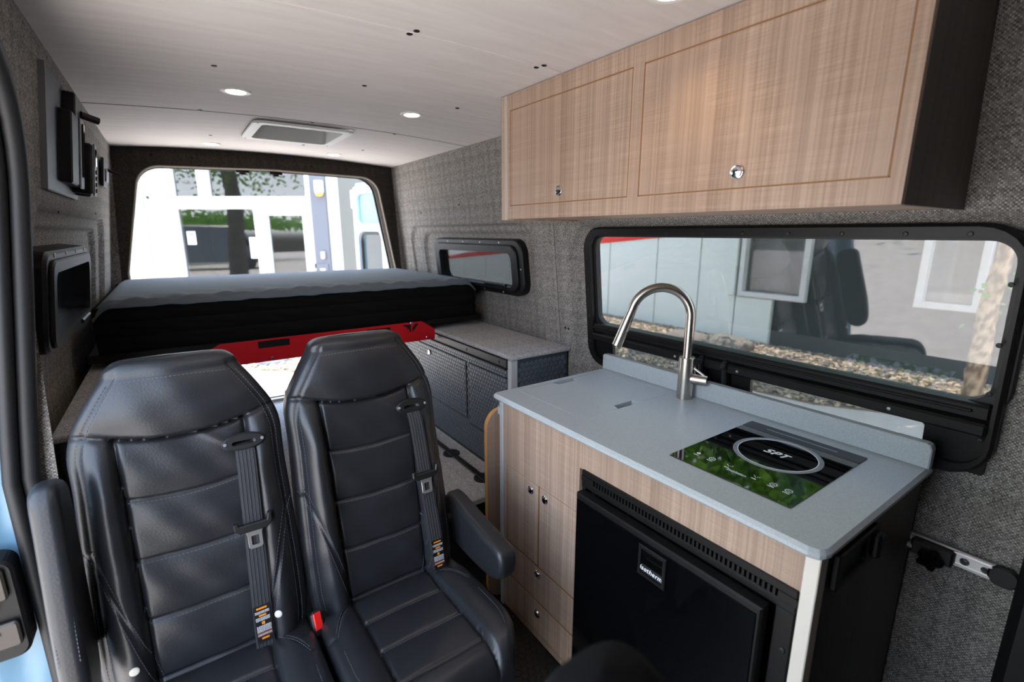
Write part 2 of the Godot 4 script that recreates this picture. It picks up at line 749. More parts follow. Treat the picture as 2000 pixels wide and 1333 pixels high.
func build_shell() -> void:
	# floor of the cabin, with a studded rubber sheet
	var fl := struct("floor", "dark floor of the van with a raised coin pattern")
	var g := Geo.new()
	g.bx(Vector3(-0.42, -0.06, 2.2), Vector3(1.62, -0.003, FLOOR_FAR - 0.1))
	obj("floor_sheet", g, M.hex_floor, fl)
	stuff(obj("coin_pattern", hexes(-0.3, 0.94, -1.66, 0.5, 0.0155, 0.0028, to_y(-0.0031), true), M.hex_floor, fl))

	# right wall
	var wr := struct("wall_right", "grey woven fabric wall behind the galley")
	var big := rrect(-0.905, 1.2, 1.36, 0.60, 0.085)
	var small := rrect(-2.565, 1.30, 0.99, 0.29, 0.06)
	g = wall_sheet(pl([[FLOOR_FAR, 0.0], [0.1, 0.0], [0.1, 1.99], [FLOOR_FAR, 1.99]]), [big, small], 0.015, right_x, -1.0, 0.09)
	obj("fabric_lining", g, M.fabric, wr)
	g = wall_sheet(pl([[0.1, 0.0], [2.2, 0.0], [2.2, 1.99], [0.1, 1.99]]), [], 0.12, right_x, -1.0, 0.09)
	obj("cab_side", g, M.dark_fabric, wr)
	screws(wr, [[Vector3(right_x(1.035, -1.735), 1.035, -1.735), Vector3(-1, 0, 0)], [Vector3(right_x(1.033, -1.712), 1.033, -1.712), Vector3(-1, 0, 0)], [Vector3(right_x(1.65, -2.65), 1.65, -2.65), Vector3(-1, 0, 0)], [Vector3(right_x(1.62, -3.2), 1.62, -3.2), Vector3(-1, 0, 0)], [Vector3(right_x(1.66, -2.1), 1.66, -2.1), Vector3(-1, 0, 0)]], 0.006, M.black_gap, "fastener_hole")
	g = Geo.new()
	g.tube([Vector3(right_x(0.95, -1.775) - 0.0002, 0.95, -1.775), Vector3(right_x(1.2, -1.775) - 0.0002, 1.2, -1.775), Vector3(right_x(1.53, -1.775) - 0.0002, 1.53, -1.775)], 0.0012, 6)
	obj("seam", g, M.black_gap, wr)

	# left wall: lined behind the door opening, plain ahead of it
	var wl := struct("wall_left", "dark fabric wall beside the sliding door opening")
	var lw := rrect(-1.955, 1.32, 0.70, 0.21, 0.05)
	var edge := [[FLOOR_FAR, 0.0], [-1.50, 0.0], [-1.50, 1.5]]
	for i in 9:
		var a := PI / 2 * i / 8
		edge.append([-1.50 + 0.30 * (1 - cos(a)), 1.56 + 0.28 * sin(a)])
	edge.append_array([[-0.15, 1.84], [-0.15, 1.99], [FLOOR_FAR, 1.99]])
	g = wall_sheet(pl(edge), [lw], 0.015, left_x, 1.0, 0.045)
	obj("fabric_lining", g, M.fabric, wl)
	g = wall_sheet(pl([[-0.15, 0.0], [2.2, 0.0], [2.2, 1.99], [-0.15, 1.99]]), [], 0.12, left_x, 1.0, 0.075)
	obj("cab_side", g, M.dark_fabric, wl)
	screws(wl, [[Vector3(left_x(1.55, -2.05), 1.55, -2.05), Vector3(1, 0, 0)], [Vector3(left_x(1.57, -2.9), 1.57, -2.9), Vector3(1, 0, 0)]], 0.005, M.black_gap, "fastener_hole")

	# cab end, behind the camera, its windscreen covered
	var wf := struct("wall_front", "dark cab end of the van behind the camera")
	g = Geo.new()
	g.bx(Vector3(-0.5, -0.06, 2.2), Vector3(1.7, 2.02, 2.28))
	obj("cab_panel", g, M.dark_fabric, wf)

	# rear end: lined header and pillars round the open doorway
	var rear := struct("wall_rear", "dark fabric frame round the open rear doors")
	var hole := rear_opening(0.0)
	g = Geo.new()
	g.prism(to_z(FLOOR_FAR - 0.1), pl([[-0.42, -0.06], [1.63, -0.06], [1.63, 2.03], [-0.42, 2.03]]), 0.0, 0.1, 0.0, [hole])
	obj("lined_frame", g, M.dark_fabric, rear)
	var sp := []
	for x: float in [-0.02, 0.18, 0.86, 1.1]:
		sp.append([Vector3(x, 1.925, FLOOR_FAR + 0.001), Vector3(0, 0, 1)])
	screws(rear, sp, 0.007, M.black_gap, "fastener_hole")
	g = Geo.new()
	g.prism(to_z(FLOOR_FAR - 0.18), pl([[-0.42, -0.06], [1.63, -0.06], [1.63, 2.03], [-0.42, 2.03]]), 0.0, 0.078, 0.0, [rear_opening(0.012)])
	obj("body_surround", g, M.post_white, rear)
	var ring := []
	for p in rear_opening(-0.002):
		ring.append(Vector3(p.x, p.y, FLOOR_FAR - 0.004))
	ring.append(ring[0])
	g = Geo.new()
	g.tube(ring, 0.006, 6, false)
	obj("edge_piping", g, M.trim_beige, rear)
	ring = []
	for p in rear_opening(0.006):
		ring.append(Vector3(p.x, p.y, FLOOR_FAR - 0.145))
	ring.append(ring[0])
	g = Geo.new()
	g.tube(ring, 0.009, 6, false)
	obj("door_seal", g, M.rubber, rear)
	for x: float in [0.455, 0.655]:
		g = Geo.new()
		g.bx(Vector3(x - 0.04, 1.868, FLOOR_FAR - 0.13), Vector3(x + 0.04, 1.885, FLOOR_FAR - 0.10), 0.004)
		g.bx(Vector3(x - 0.018, 1.856, FLOOR_FAR - 0.125), Vector3(x + 0.018, 1.872, FLOOR_FAR - 0.105), 0.004)
		obj("door_striker", g, M.black_metal, rear)

	# ceiling in three arched boards
	var ce := struct("ceiling", "off-white arched ceiling boards")
	var spans := [[2.2, -1.272], [-1.275, -2.50], [-2.504, FLOOR_FAR - 0.1]]
	var vent := Rect2(0.405, -3.02, 0.42, 0.44)
	for s in spans:
		g = Geo.new()
		var z0: float = s[0]
		var z1: float = s[1]
		var cut := z1 < -3.0
		var pieces := [[-0.24, 1.47, z0, z1]]
		if cut:
			pieces = [[-0.24, 1.47, z0, vent.end.y], [-0.24, vent.position.x, vent.end.y, vent.position.y], [vent.end.x, 1.47, vent.end.y, vent.position.y], [-0.24, 1.47, vent.position.y, z1]]
		for p in pieces:
			var low := []
			var top := []
			var nn := 24
			for i in 2:
				var a := []
				var b := []
				for j in nn + 1:
					var x: float = lerpf(p[0], p[1], float(j) / nn)
					var z: float = p[2] if i == 0 else p[3]
					a.append(Vector3(x, ceiling_y(x), z))
					b.append(Vector3(x, ceiling_y(x) + 0.05, z))
				low.append(a)
				top.append(b)
			g.grid(low, true)
			g.grid(top, false)
			for i in 2:
				for j in nn:
					g.quad(low[i][j], low[i][j + 1], top[i][j + 1], top[i][j])
			for j in [0, nn]:
				g.quad(low[0][j], low[1][j], top[1][j], top[0][j])
		obj("board", g, M.ceiling, ce)
	g = Geo.new()
	g.bx(Vector3(-0.45, 2.045, 2.3), Vector3(1.68, 2.06, -2.55))
	g.bx(Vector3(-0.45, 2.045, -3.05), Vector3(1.68, 2.06, -3.8))
	g.bx(Vector3(-0.45, 2.045, -2.55), Vector3(0.39, 2.06, -3.05))
	g.bx(Vector3(0.84, 2.045, -2.55), Vector3(1.68, 2.06, -3.05))
	obj("roof_skin", g, M.van_white, ce)
	var caps := []
	for p in [[0.585, -1.26], [0.578, -1.288], [1.0, -1.26], [0.992, -1.288], [0.165, -1.3], [0.63, -1.8], [1.03, -1.86], [0.18, -1.83], [0.175, -2.49], [0.62, -2.51], [1.02, -2.51], [0.25, -3.1], [0.72, -3.16], [1.05, -3.1]]:
		caps.append([Vector3(p[0], ceiling_y(p[0]), p[1]), Vector3(0, -1, 0)])
	screws(ce, caps, 0.0085, M.black_plastic, "panel_clip")
	g = Geo.new()
	var strip := []
	for j in 31:
		var x := -0.2 + 1.63 * j / 30.0
		strip.append(Vector3(x, ceiling_y(x) + 0.0012, -2.502))
	g.tube(strip, 0.0028, 6)
	obj("seam", g, M.black_gap, ce)
	strip = []
	for j in 31:
		var x := -0.2 + 1.63 * j / 30.0
		strip.append(Vector3(x, ceiling_y(x) + 0.0002, -1.2735))
	g = Geo.new()
	g.tube(strip, 0.003, 6)
	obj("joint_bead", g, M.ceiling, ce)


func rear_opening(d: float) -> PackedVector2Array:
	var out := []
	var add := func(cx: float, cy: float, r: float, a0: float, a1: float):
		for i in 9:
			var a := deg_to_rad(lerpf(a0, a1, i / 8.0))
			out.append([cx + r * cos(a), cy + r * sin(a)])
	out.append([1.44 + d, 0.30])
	out.append([1.44 + d, 1.15])
	add.call(1.20, 1.745, 0.135 + d, 8.0, 88.0)
	out.append([0.615, 1.888 + d])
	add.call(0.02, 1.735, 0.135 + d, 94.0, 172.0)
	out.append([-0.218 - d, 1.25])
	out.append([-0.225 - d, 0.30])
	return pl(out)


# low hexagon bosses over a rectangle of the local plane
func hexes(u0: float, u1: float, v0: float, v1: float, r: float, high: float, x: Transform3D, flip_v := false, holes := [], slim := 0.86) -> Geo:
	var g := Geo.new()
	var dx := r * sqrt(3.0)
	var row := 0
	var vv := v0 + r
	while vv < v1 - r * 0.8:
		var u := u0 + dx * (0.5 if row % 2 == 0 else 1.0)
		while u < u1 - dx * 0.45:
			var c := Vector2(u, -vv if flip_v else vv)
			var skip := false
			for h: Rect2 in holes:
				if h.has_point(c):
					skip = true
			if not skip:
				var lo := []
				var hi := []
				for k in 6:
					var a := PI / 6 + PI / 3 * k
					lo.append(x * Vector3(c.x + r * slim * cos(a), c.y + r * slim * sin(a), 0))
					hi.append(x * Vector3(c.x + r * (slim - 0.14) * cos(a), c.y + r * (slim - 0.14) * sin(a), high))
				for k in 6:
					g.quad(lo[k], lo[(k + 1) % 6], hi[(k + 1) % 6], hi[k])
				g.quad(hi[0], hi[1], hi[2], hi[3])
				g.quad(hi[0], hi[3], hi[4], hi[5])
			u += dx
		vv += r * 1.5
		row += 1
	return g


func build_fittings() -> void:
	# ceiling downlights
	var where := [["ceiling above the bed, near the dark wall", 0.27, -3.39], ["ceiling above the bed, near the grey wall", 0.955, -3.39], ["ceiling ahead of the vent, towards the dark wall", 0.267, -2.115], ["ceiling between the roof vent and the wall cupboard", 0.93, -2.085], ["ceiling cut by the top picture edge", 0.935, -0.755], ["ceiling above the camera on the door side", 0.27, -0.755]]
	for w in where:
		var x: float = w[1]
		var z: float = w[2]
		var y := ceiling_y(x)
		var t := thing("downlight", "small round lit downlight in the " + w[0], "downlight", Vector3(x, y, z), "ceiling downlights")
		var g := Geo.new()
		var f := Transform3D(Basis(Vector3.RIGHT, PI), Vector3(0, 0.002, 0))
		g.lathe(f, [Vector2(0.05, 0.0), Vector2(0.05, 0.004), Vector2(0.046, 0.006), Vector2(0.034, 0.0045), Vector2(0.032, 0.001)], 32)
		obj("trim_ring", g, M.white_plastic, t)
		g = Geo.new()
		g.lathe(f, [Vector2(0.033, 0.003), Vector2(0.030, 0.0065), Vector2(0.0, 0.008)], 24)
		obj("lamp_lens", g, M.lamp_lens, t)
		var l := SpotLight3D.new()
		l.name = "lamp_glow"
		l.light_color = Color8(255, 226, 190)
		l.light_energy = 0.06
		l.spot_angle = 62.0
		l.spot_angle_attenuation = 1.0
		l.spot_range = 8.0
		l.spot_attenuation = 2.0
		l.light_size = 0.02
		l.shadow_enabled = true
		t.add_child(l)
		l.position = Vector3(0, -0.016, 0)
		l.rotation_degrees = Vector3(-90, 0, 0)

	# roof vent
	var v := thing("roof_vent", "white framed square roof vent in the ceiling above the bed", "roof vent", Vector3(0.606, 1.985, -2.79))
	var g := Geo.new()
	g.prism(frame_at(Vector3(0, -0.007, 0), Vector3.RIGHT, Vector3.BACK), rrect(0, 0, 0.455, 0.475, 0.045), -0.004, 0.008, 0.003, [rrect(0, 0, 0.37, 0.39, 0.03)])
	obj("flange", g, M.white_plastic, v)
	g = Geo.new()
	g.prism(frame_at(Vector3(0, 0, 0), Vector3.RIGHT, Vector3.FORWARD), rrect(0, 0, 0.395, 0.415, 0.035), -0.004, 0.12, 0.0, [rrect(0, 0, 0.372, 0.392, 0.03)])
	obj("shaft", g, M.white_plastic, v)
	g = Geo.new()
	g.bx(Vector3(-0.205, 0.12, -0.215), Vector3(0.205, 0.13, 0.215))
	obj("lid", g, M.board_grey, v)
	g = Geo.new()
	g.lathe(Transform3D(Basis(), Vector3(0, 0.05, 0.0)), [Vector2(0.186, 0.0), Vector2(0.186, 0.035), Vector2(0.178, 0.035), Vector2(0.178, 0.0), Vector2(0.186, 0.0)], 48)
	obj("fan_ring", g, M.white_plastic, v)
	g = Geo.new()
	g.lathe(Transform3D(Basis(), Vector3(0, 0.09, 0.0)), [Vector2(0.0, 0.0), Vector2(0.16, 0.002), Vector2(0.16, 0.006)], 32)
	obj("fan_screen", g, M.black_plastic, v)
	var vs := []
	for sx in [-0.207, 0.207]:
		for sz in [-0.217, 0.217]:
			vs.append([Vector3(sx, -0.0145, sz), Vector3(0, -1, 0)])
	screws(v, vs, 0.005, M.trim_grey)
	build_windows()
	build_wall_things()


func window_frame(parent: Node, x: Transform3D, outer: PackedVector2Array, inner: PackedVector2Array, deep: float, m: Material, called := "frame") -> void:
	var g := Geo.new()
	g.prism(x, outer, -0.03, deep, 0.006, [inner])
	obj(called, g, m, parent)


func build_windows() -> void:
	# the large galley window
	var w := struct("window_1", "large black-framed window behind the galley")
	var X := to_x(1.55)
	var up := rrect(-0.889, 1.279, 1.30, 0.385, 0.05)
	var lower := [rrect(-1.245, 0.985, 0.40, 0.115, 0.015), rrect(-0.575, 0.978, 0.49, 0.088, 0.012)]
	var g := Geo.new()
	g.prism(X, rrect(-0.905, 1.2, 1.385, 0.625, 0.095), -0.035, 0.028, 0.007, [rrect(-0.89, 1.20, 1.325, 0.56, 0.06)])
	obj("frame", g, M.black_metal, w)
	g = Geo.new()
	g.prism(X, rrect(-0.889, 1.277, 1.37, 0.44, 0.062), -0.02, 0.006, 0.003, [up])
	obj("gasket", g, M.rubber, w)
	g = Geo.new()
	g.prism(to_x(1.552), rrect(-0.889, 1.279, 1.318, 0.397, 0.05), 0.0, 0.004)
	obj("pane", g, M.tinted_glass, w)
	g = Geo.new()
	g.bx(Vector3(1.56, 1.088, -1.55), Vector3(1.522, 1.048, -0.228), 0.006)
	g.bx(Vector3(1.56, 1.046, -1.55), Vector3(1.508, 1.012, -0.228), 0.006)
	obj("sill_bar", g, M.black_metal, w)
	g = Geo.new()
	g.bx(Vector3(1.53, 1.075, -1.55), Vector3(1.518, 1.066, -0.26), 0.003)
	obj("drip_rib", g, M.black_metal, w)
	# sliding sashes below the bar
	g = Geo.new()
	g.prism(to_x(1.55), pl([[-1.56, 0.90], [-0.225, 0.90], [-0.225, 1.02], [-1.56, 1.02]]), -0.004, 0.012, 0.0, [rrect(-1.24, 0.968, 0.42, 0.07, 0.012), rrect(-0.583, 0.965, 0.47, 0.075, 0.01)])
	obj("lower_sash", g, M.black_metal, w)
	g = Geo.new()
	g.prism(to_x(1.552), pl([[-1.47, 0.925], [-1.02, 0.925], [-1.02, 1.01], [-1.47, 1.01]]), 0.0, 0.004)
	obj("pane", g, M.tinted_glass, w)
	g = Geo.new()
	g.prism(to_x(1.552), pl([[-0.83, 0.92], [-0.34, 0.92], [-0.34, 1.01], [-0.83, 1.01]]), 0.0, 0.004)
	obj("pane", g, M.tinted_glass, w)
	for z: float in [-0.985, -0.895]:
		g = Geo.new()
		g.bx(Vector3(1.53, 0.955, z - 0.009), Vector3(1.497, 1.058, z + 0.009), 0.005)
		g.bx(Vector3(1.505, 1.03, z - 0.012), Vector3(1.488, 1.05, z + 0.012), 0.005)
		obj("sash_latch", g, M.black_plastic, w)
	var sp := []
	for z: float in [-1.45, -1.3, -1.15, -1.0, -0.86, -0.72, -0.58, -0.44, -0.32]:
		sp.append([Vector3(1.5215, 1.489, z), Vector3(-1, 0, 0)])
	for y: float in [1.38, 1.24, 1.12, 1.0]:
		sp.append([Vector3(1.5215, y, -0.238), Vector3(-1, 0, 0)])
		sp.append([Vector3(1.5215, y, -1.572), Vector3(-1, 0, 0)])
	screws(w, sp, 0.006, M.black_plastic)
	sp = [[Vector3(1.508, 1.03, -0.42), Vector3(-1, 0, 0)], [Vector3(1.508, 1.03, -0.85), Vector3(-1, 0, 0)], [Vector3(1.508, 1.03, -1.1), Vector3(-1, 0, 0)]]
	screws(w, sp, 0.005, M.steel_bolt)

	lean_window(w, Vector3(1.55, 1.2, 0), 6.2)

	# the small window beside the bed
	w = struct("window_2", "small dark tinted window above the bed")
	X = to_x(1.535)
	window_frame(w, X, rrect(-2.555, 1.302, 1.02, 0.305, 0.075), rrect(-2.555, 1.292, 0.88, 0.20, 0.045), 0.035, M.black_metal)
	g = Geo.new()
	g.prism(to_x(1.535), rrect(-2.555, 1.30, 0.94, 0.255, 0.06), 0.025, 0.048, 0.006, [rrect(-2.555, 1.29, 0.84, 0.188, 0.035)])
	obj("inner_frame", g, M.black_metal, w)
	g = Geo.new()
	g.prism(to_x(1.53), rrect(-2.555, 1.29, 0.88, 0.2, 0.04), 0.0, 0.004)
	obj("pane", g, M.dark_glass, w)
	g = Geo.new()
	g.bx(Vector3(1.497, 1.197, -2.42), Vector3(1.478, 1.212, -2.2), 0.004)
	obj("slide_latch", g, M.black_metal, w)
	sp = []
	for z: float in [-2.85, -2.65, -2.45, -2.25]:
		sp.append([Vector3(1.4995, 1.437, z), Vector3(-1, 0, 0)])
		sp.append([Vector3(1.4995, 1.163, z), Vector3(-1, 0, 0)])
	sp.append([Vector3(1.4995, 1.3, -2.063), Vector3(-1, 0, 0)])
	screws(w, sp, 0.005, M.steel_bolt)

	lean_window(w, Vector3(1.535, 1.3, 0), 6.2)

	# its twin on the dark side
	w = struct("window_3", "small black window in the dark wall over the bed")
	X = frame_at(Vector3(-0.315, 0, 0), Vector3.FORWARD, Vector3.UP)
	g = Geo.new()
	g.prism(X, rrect(1.955, 1.318, 0.765, 0.255, 0.05), -0.02, 0.058, 0.008, [rrect(1.955, 1.318, 0.66, 0.18, 0.035)])
	obj("frame", g, M.black_metal, w)
	g = Geo.new()
	g.prism(X, rrect(1.955, 1.314, 0.715, 0.222, 0.045), 0.055, 0.068, 0.004, [rrect(1.955, 1.312, 0.635, 0.165, 0.03)])
	obj("inner_frame", g, M.black_metal, w)
	g = Geo.new()
	g.prism(X, rrect(1.955, 1.314, 0.67, 0.19, 0.03), 0.02, 0.024)
	obj("pane", g, M.dark_glass, w)
	g = Geo.new()
	g.bx(Vector3(-0.27, 1.205, -2.22), Vector3(-0.24, 1.22, -2.04), 0.004)
	obj("slide_latch", g, M.black_metal, w)
	sp = []
	for z: float in [-1.68, -1.86, -2.04, -2.22]:
		sp.append([Vector3(-0.257, 1.436, z), Vector3(1, 0, 0)])
	screws(w, sp, 0.006, M.steel_bolt)
	lean_window(w, Vector3(-0.285, 1.32, 0), -7.6)


# the windows follow the lean of the van's sides
func lean_window(w: Node3D, about: Vector3, deg: float) -> void:
	var r := Basis(Vector3.BACK, deg_to_rad(deg))
	w.transform = Transform3D(r, about - r * about)


func build_wall_things() -> void:
	# electrical board on the dark wall
	var b := thing("control_board", "dark electrical board with switch boxes high on the fabric wall", "control board", Vector3(-0.222, 1.75, -2.0))
	var lean := Transform3D(Basis(Vector3.BACK, -0.134), Vector3.ZERO)
	var g := Geo.new()
	g.box(lean * Transform3D(Basis(), Vector3(0.0, 0.0, 0)), Vector3(0.014, 0.31, 0.52), 0.003)
	obj("back_plate", g, M.device_dark, b)
	g = Geo.new()
	g.box(lean * Transform3D(Basis(), Vector3(0.0, 0.0, 0.262)), Vector3(0.016, 0.31, 0.004), 0.001)
	obj("plate_edge", g, M.device_grey, b)
	g = Geo.new()
	g.box(lean * Transform3D(Basis(), Vector3(0.018, -0.02, -0.02)), Vector3(0.035, 0.20, 0.22), 0.004)
	obj("breaker_box", g, M.device_dark, b)
	g = Geo.new()
	g.box(lean * Transform3D(Basis(), Vector3(0.037, -0.02, -0.075)), Vector3(0.006, 0.21, 0.075), 0.003)
	obj("breaker_cover", g, M.device_grey, b)
	g = Geo.new()
	g.box(lean * Transform3D(Basis(), Vector3(0.042, -0.01, -0.075)), Vector3(0.005, 0.16, 0.03), 0.002)
	obj("breaker_row", g, M.black_gloss, b)
	g = Geo.new()
	g.box(lean * Transform3D(Basis(), Vector3(0.03, -0.055, -0.175)), Vector3(0.055, 0.16, 0.085), 0.006)
	obj("monitor_box", g, M.device_dark, b)
	g = Geo.new()
	g.box(lean * Transform3D(Basis(), Vector3(0.059, -0.055, -0.178)), Vector3(0.005, 0.165, 0.05), 0.002)
	obj("monitor_face", g, M.device_grey, b)
	g = Geo.new()
	g.box(lean * Transform3D(Basis(), Vector3(0.062, -0.015, -0.178)), Vector3(0.003, 0.055, 0.035), 0.001)
	obj("screen", g, M.black_gloss, b)
	for k in 4:
		g = Geo.new()
		g.lathe(lean * Transform3D(Basis(Vector3.BACK, -PI / 2), Vector3(0.061, -0.06 - 0.02 * k, -0.178)), [Vector2(0.007, 0), Vector2(0.007, 0.004), Vector2(0.0, 0.005)], 12)
		obj("button", g, M.device_dark, b)
	g = Geo.new()
	g.box(lean * Transform3D(Basis(), Vector3(0.024, -0.105, -0.225)), Vector3(0.045, 0.07, 0.045), 0.004)
	obj("relay_box", g, M.device_dark, b)
	g = Geo.new()
	g.box(lean * Transform3D(Basis(), Vector3(0.02, 0.105, -0.06)), Vector3(0.03, 0.075, 0.15), 0.004)
	obj("socket_box", g, M.device_dark, b)
	g = Geo.new()
	g.tube([lean * Vector3(0.034, 0.10, -0.09), lean * Vector3(0.075, 0.095, -0.115)], 0.011, 12)
	obj("plug", g, M.black_plastic, b)
	g = Geo.new()
	g.lathe(lean * Transform3D(Basis(Vector3.BACK, -PI / 2), Vector3(0.01, 0.075, -0.20)), [Vector2(0.036, 0), Vector2(0.036, 0.014), Vector2(0.028, 0.018), Vector2(0.0, 0.018)], 28)
	obj("dial", g, M.device_grey, b)
	# a small bracket further along
	b = thing("wall_switch", "small black switch plate with a toggle high on the dark wall", "switch", Vector3(-0.212, 1.765, -3.12))
	g = Geo.new()
	g.box(lean, Vector3(0.012, 0.13, 0.17), 0.003)
	obj("plate", g, M.device_dark, b)
	g = Geo.new()
	g.box(lean * Transform3D(Basis(), Vector3(0.008, -0.01, -0.01)), Vector3(0.01, 0.06, 0.10), 0.003)
	obj("rocker", g, M.device_grey, b)
	g = Geo.new()
	g.tube([lean * Vector3(0.01, 0.02, -0.02), lean * Vector3(0.055, 0.005, -0.03)], 0.007, 10)
	obj("toggle", g, M.black_metal, b)

	# door opening: rubber seal, painted jamb, hinge
	var s := struct("trim_1", "black rubber seal of the sliding door opening")
	for k in 3:
		var pts := []
		var ox: float = [0.004, -0.024, -0.026][k]
		var oz: float = [-1.475, -1.455, -1.50][k]
		for i in 12:
			var y := -0.05 + 1.55 * i / 11.0
			pts.append(Vector3(left_x(y, 1.0) + ox, y, oz))
		for i in 9:
			var a := PI / 2 * i / 8
			var y := 1.56 + 0.275 * sin(a)
			pts.append(Vector3(left_x(y, 1.0) + ox, y, oz + 0.29 * (1 - cos(a))))
		pts.append(Vector3(left_x(1.835, 1.0) + ox, 1.835, -0.16))
		g = Geo.new()
		g.tube(pts, [0.019, 0.015, 0.022][k], 12)
		obj("rubber_seal", g, M.rubber, s)
	s = struct("trim_2", "pale blue painted door jamb")
	var rows := []
	for i in 25:
		var y := -0.5 + 2.4 * i / 24.0
		var row := []
		for j in 13:
			var u := j / 12.0
			var x := left_x(maxf(y, 0.0), 1.0) - 0.04 - 0.32 * u
			row.append(Vector3(x, y, -1.49 + 0.02 * sin(u * 9.0) + 0.012 * sin(u * 21.0 + y * 3.0) + 0.10 * u * u))
		row.reverse()
		rows.append(row)
	g = Geo.new()
	g.grid(rows)
	obj("jamb_panel", g, M.van_blue, s)
	g = Geo.new()
	g.bx(Vector3(-0.75, -0.5, -1.62), Vector3(-0.40, 2.0, -1.56))
	obj("body_side", g, M.van_blue, s)
	var h := thing("door_catch", "black and bronze door catch plate with bolts on the blue jamb", "door catch", Vector3(-0.41, 0.66, -1.40))
	g = Geo.new()
	g.prism(to_z(0.0), rrect(-0.05, 0.0, 0.17, 0.25, 0.03), -0.06, 0.0, 0.006)
	obj("plate", g, M.black_metal, h)
	g = Geo.new()
	g.prism(to_z(0.0), rrect(-0.055, 0.07, 0.15, 0.075, 0.008), 0.0, 0.014, 0.004)
	obj("bracket", g, M.bronze_metal, h)
	g = Geo.new()
	g.prism(to_z(0.0), rrect(-0.05, -0.055, 0.15, 0.062, 0.008), 0.0, 0.014, 0.004)
	obj("bracket", g, M.bronze_metal, h)
	g = Geo.new()
	g.tube([Vector3(-0.11, 0.012, 0.01), Vector3(-0.01, 0.012, 0.012)], 0.012, 12)
	obj("roller", g, M.black_plastic, h)
	screws(h, [[Vector3(-0.06, 0.06, 0.015), Vector3(0, 0, 1)], [Vector3(-0.055, -0.052, 0.015), Vector3(0, 0, 1)], [Vector3(-0.015, -0.045, 0.015), Vector3(0, 0, 1)]], 0.01, M.steel_bolt, "bolt")

	# cargo track on the galley wall, ahead of the counter
	var tr := thing("wall_track", "silver aluminium cargo track on the fabric wall beside the counter", "cargo track", Vector3(1.532, 0.689, -0.24))
	g = Geo.new()
	g.prism(frame_at(Vector3.ZERO, Vector3.BACK, Vector3.UP), pl([[-0.10, -0.022], [0.085, -0.022], [0.085, 0.022], [-0.10, 0.022]]), 0.0, 0.013, 0.003, [disc(-0.05, 0, 0.0085, 16), disc(-0.012, 0, 0.0085, 16), disc(0.028, 0, 0.0095, 16), disc(0.066, 0, 0.0085, 16)])
	obj("rail", g, M.aluminium, tr)
	for sy: float in [-0.0135, 0.0135]:
		g = Geo.new()
		g.bx(Vector3(-0.016, sy - 0.0025, -0.10), Vector3(-0.012, sy + 0.0025, 0.085), 0.001)
		obj("lip", g, M.aluminium, tr)
	g = Geo.new()
	g.prism(frame_at(Vector3(0, 0, 0.085), Vector3.BACK, Vector3.UP), rrect(0.012, 0, 0.055, 0.05, 0.022), 0.0, 0.017, 0.004)
	obj("end_cap", g, M.black_plastic, tr)
	var kn := thing("track_knob", "black star knob clamped on the silver cargo track", "knob", Vector3(1.518, 0.685, -0.27))
	g = Geo.new()
	g.bx(Vector3(0.0, -0.02, -0.045), Vector3(-0.02, 0.024, 0.04), 0.005)
	obj("clamp", g, M.black_plastic, kn)
	var star := PackedVector2Array()
	for i in 30:
		var a := TAU * i / 30.0
		var r := 0.024 + 0.004 * cos(5 * a)
		star.append(Vector2(r * cos(a), r * sin(a)))
	g = Geo.new()
	g.prism(frame_at(Vector3(-0.02, -0.012, 0.0), Vector3.BACK, Vector3.UP), star, 0.0, 0.024, 0.005)
	obj("star_grip", g, M.black_gloss, kn)
	g = Geo.new()
	g.tube([Vector3(-0.01, -0.004, -0.04), Vector3(-0.01, -0.004, -0.062)], 0.009, 10)
	obj("bolt", g, M.steel_bolt, kn)
	var p := struct("trim_3", "black pillar trim at the cab end of the fabric wall")
	g = Geo.new()
	g.bx(Vector3(1.60, 0.0, -0.118), Vector3(1.47, 0.80, 0.16), 0.02)
	obj("pillar_cover", g, M.black_plastic, p)

# ---------------------------------------------------------------- galley
func knob(parent: Node, at: Vector3, out: Vector3, r := 0.0155) -> void:
	var y := out.normalized()
	var x := y.cross(Vector3(0.1, 0.9, 0.3)).normalized()
	var g := Geo.new()
	g.lathe(Transform3D(Basis(x, y, x.cross(y)), at), [Vector2(r, 0.0), Vector2(r, 0.003), Vector2(r * 0.93, 0.0045), Vector2(r * 0.8, 0.004), Vector2(r * 0.72, 0.0075), Vector2(r * 0.4, 0.0095), Vector2(0.0, 0.01)], 24)
	obj("knob", g, M.chrome, parent)


# a flat front in the plane x, with a fine reddish edge round it
func front(parent: Node, called: String, x: float, z0: float, z1: float, y0: float, y1: float, gap := 0.0026) -> MeshInstance3D:
	var g := Geo.new()
	g.bx(Vector3(x, y0 + gap, z0 + gap), Vector3(x + 0.016, y1 - gap, z1 - gap), 0.0012)
	var o := obj(called, g, M.wood, parent)
	# stained edge showing in the joint
	var e := Geo.new()
	var xa := x + 0.0008
	var xb := x + 0.004
	e.bx(Vector3(xa, y0, z0), Vector3(xb, y0 + gap, z1))
	e.bx(Vector3(xa, y1 - gap, z0), Vector3(xb, y1, z1))
	e.bx(Vector3(xa, y0, z0), Vector3(xb, y1, z0 + gap))
	e.bx(Vector3(xa, y0, z1 - gap), Vector3(xb, y1, z1))
	obj("edge_band", e, M.groove, o)
	return o


